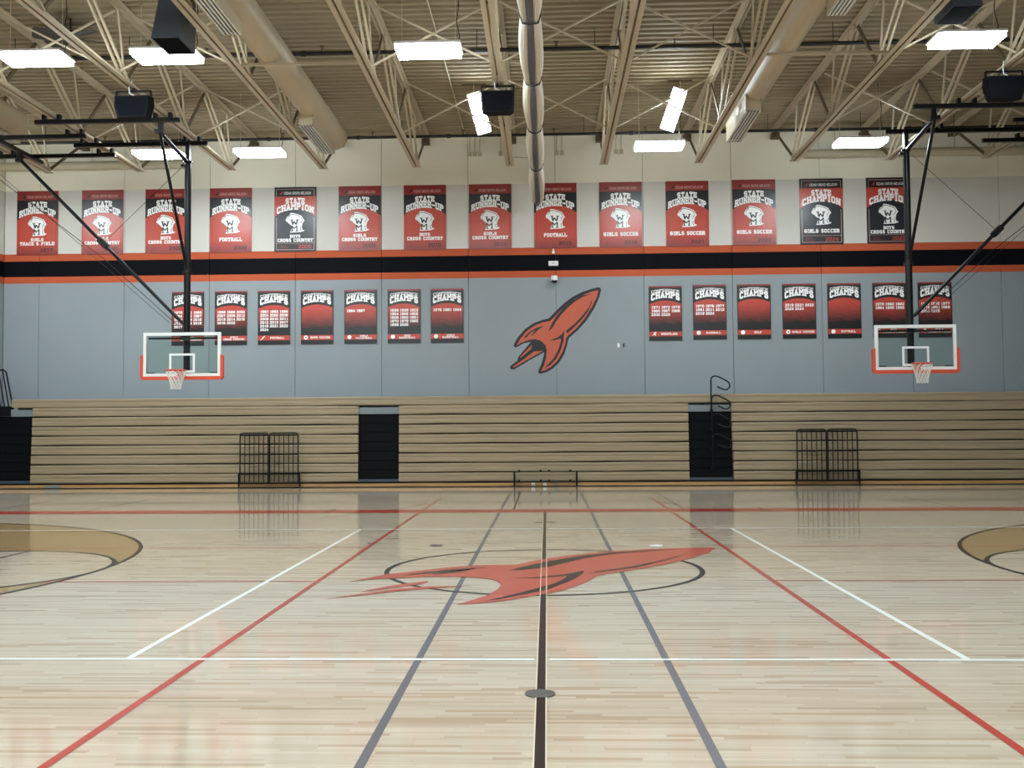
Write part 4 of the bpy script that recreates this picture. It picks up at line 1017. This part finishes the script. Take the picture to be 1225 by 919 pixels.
CB = [(-10.424, ['1979', '1981', '1983', '1984', '1985', '1987', '1998', '2008', '2010', '2012', '2014', '2018', '2017'], ['BOYS', 'CROSS COUNTRY'], None, 'CONFERENCE CHAMPS banner standing behind the fan side basketball mast'),
 (-9.15, ['1988', '1999', '2000', '2007', '2008', '2012', '2013', '2014', '2015', '2016', '2022'], ['GIRLS', 'CROSS COUNTRY'], None, 'CONFERENCE CHAMPS banner reading GIRLS CROSS COUNTRY'),
 (-7.88, ['1981', '1983', '1988', '2004', '2005', '2008', '2009', '2010', '2011', '2012', '2013', '2017', '2018', '2021', '2022', '2024'], ['FOOTBALL'], 'oval', 'CONFERENCE CHAMPS banner reading FOOTBALL with six rows of years'),
 (-6.614, [], ['BOYS SOCCER'], 'ball', 'CONFERENCE CHAMPS banner reading BOYS SOCCER without any years'),
 (-5.34, ['1984', '1987'], ['GIRLS', 'VOLLEYBALL'], 'ball', 'CONFERENCE CHAMPS banner reading GIRLS VOLLEYBALL with two years'),
 (-4.07, ['1938', '1939', '1953', '1954', '1955', '1956', '1958', '1960', '1961', '1970', '1979', '1985', '1999', '2005'], ['BOYS', 'BASKETBALL'], 'ball', 'CONFERENCE CHAMPS banner reading BOYS BASKETBALL with five rows of years'),
 (-2.815, ['1976', '1981', '1984'], ['GIRLS', 'BASKETBALL'], 'ball', 'CONFERENCE CHAMPS banner reading GIRLS BASKETBALL with one row of years'),
 (3.486, ['1971', '1972', '1973', '1983', '1987', '1988', '2000', '2023'], ['WRESTLING'], 'figure', 'CONFERENCE CHAMPS banner reading WRESTLING'),
 (4.754, ['1970', '1976', '1977', '1981', '2011', '2012', '2013', '2024'], ['BASEBALL'], 'ball', 'CONFERENCE CHAMPS banner reading BASEBALL'),
 (6.017, [], ['GOLF'], 'ball', 'CONFERENCE CHAMPS banner reading GOLF without any years'),
 (7.30, ['2019', '2021', '2022', '2023', '2024'], ['GIRLS SOCCER'], 'ball', 'CONFERENCE CHAMPS banner reading GIRLS SOCCER with two rows of years'),
 (8.58, [], ['SOFTBALL'], 'ball', 'CONFERENCE CHAMPS banner reading SOFTBALL without any years'),
 (9.857, ['1979', '1980', '1982', '1984', '1995', '1996'], ['BOYS', 'TRACK & FIELD'], 'figure', 'CONFERENCE CHAMPS banner with two rows of years, next to the second mast'),
 (11.14, ['1972', '1975', '1977', '1978', '1981', '1988', '2001', '2015'], ['GIRLS', 'TRACK & FIELD'], 'figure', 'CONFERENCE CHAMPS banner crossed by the second hoop brace, last of the line')]
for i, (x, yr, st, ic, lb) in enumerate(CB):
    conf_banner(x, 4.868 if i < 8 else 4.89, yr, st, ic, lb)

# ---------------------------------------------------------------- rocket on the wall, and the small devices
t = thing('wall_emblem', 'orange rocket emblem with a thick black outline on the grey wall', 'emblem', (0.2, WALL_Y, 4.4))
MB().extrude_y(WALL_OUT, WALL_Y - .004, WALL_Y + .004).build('black_outline', 'logo_black', t)
MB().extrude_y(WALL_BODY, WALL_Y - .007, WALL_Y - .0035).build('rocket_body', 'logo_orange', t)
for f in WALL_FLAMES: MB().extrude_y(f, WALL_Y - .007, WALL_Y - .0035).build('rocket_flame', 'logo_orange', t)
for f in WALL_STRIPES: MB().extrude_y(f, WALL_Y - .0095, WALL_Y - .0065).build('rocket_stripe', 'logo_black', t)
t = thing('wall_sensor', 'small white sensor on the upper orange stripe above the white box', 'sensor', (.28, WALL_Y, 6.69))
MB().box(.24, .32, WALL_Y - .06, WALL_Y, 6.64, 6.70).build('sensor_body', 'white', t)
MB().box(.255, .275, WALL_Y - .08, WALL_Y - .02, 6.70, 6.77).box(.285, .305, WALL_Y - .08, WALL_Y - .02, 6.70, 6.77).build('sensor_prong', 'white', t)
t = thing('access_point', 'flat white box on the black wall stripe above the dome camera', 'wall box', (.276, WALL_Y, 6.35))
MB().box(.135, .417, WALL_Y - .07, WALL_Y, 6.285, 6.42).build('box_body', 'white', t)
MB().box(.23, .32, WALL_Y - .072, WALL_Y - .07, 6.345, 6.36).build('front_mark', 'ledge', t)
t = thing('dome_camera', 'white dome camera with smoked lens above the rocket emblem', 'camera', (.296, WALL_Y, 5.88))
MB().tube([(.296, WALL_Y - .17, 5.97), (.296, WALL_Y - .17, 5.86), (.296, WALL_Y - .17, 5.83)], [.085, .10, .13], 20).box(.22, .37, WALL_Y - .17, WALL_Y, 5.87, 5.97).build('camera_body', 'white', t)
MB().tube([(.296, WALL_Y - .17, 5.83), (.296, WALL_Y - .17, 5.79), (.296, WALL_Y - .17, 5.76)], [.085, .075, .03], 20).build('camera_dome', 'dome', t)
t = thing('wall_switch', 'small white plate on the grey wall beside the rocket emblem', 'switch', (2.13, WALL_Y, 3.96))
MB().box(2.095, 2.165, WALL_Y - .02, WALL_Y, 3.90, 4.02).build('plate', 'white', t)
t = thing('wall_outlet', 'small grey outlet plate next to the white plate on the grey wall', 'outlet', (2.275, WALL_Y, 3.96))
MB().box(2.24, 2.31, WALL_Y - .015, WALL_Y, 3.90, 4.02).build('plate', 'ledge', t)
MB().box(2.258, 2.292, WALL_Y - .018, WALL_Y - .015, 3.915, 3.955).box(2.258, 2.292, WALL_Y - .018, WALL_Y - .015, 3.965, 4.005).build('socket', 'dome', t)
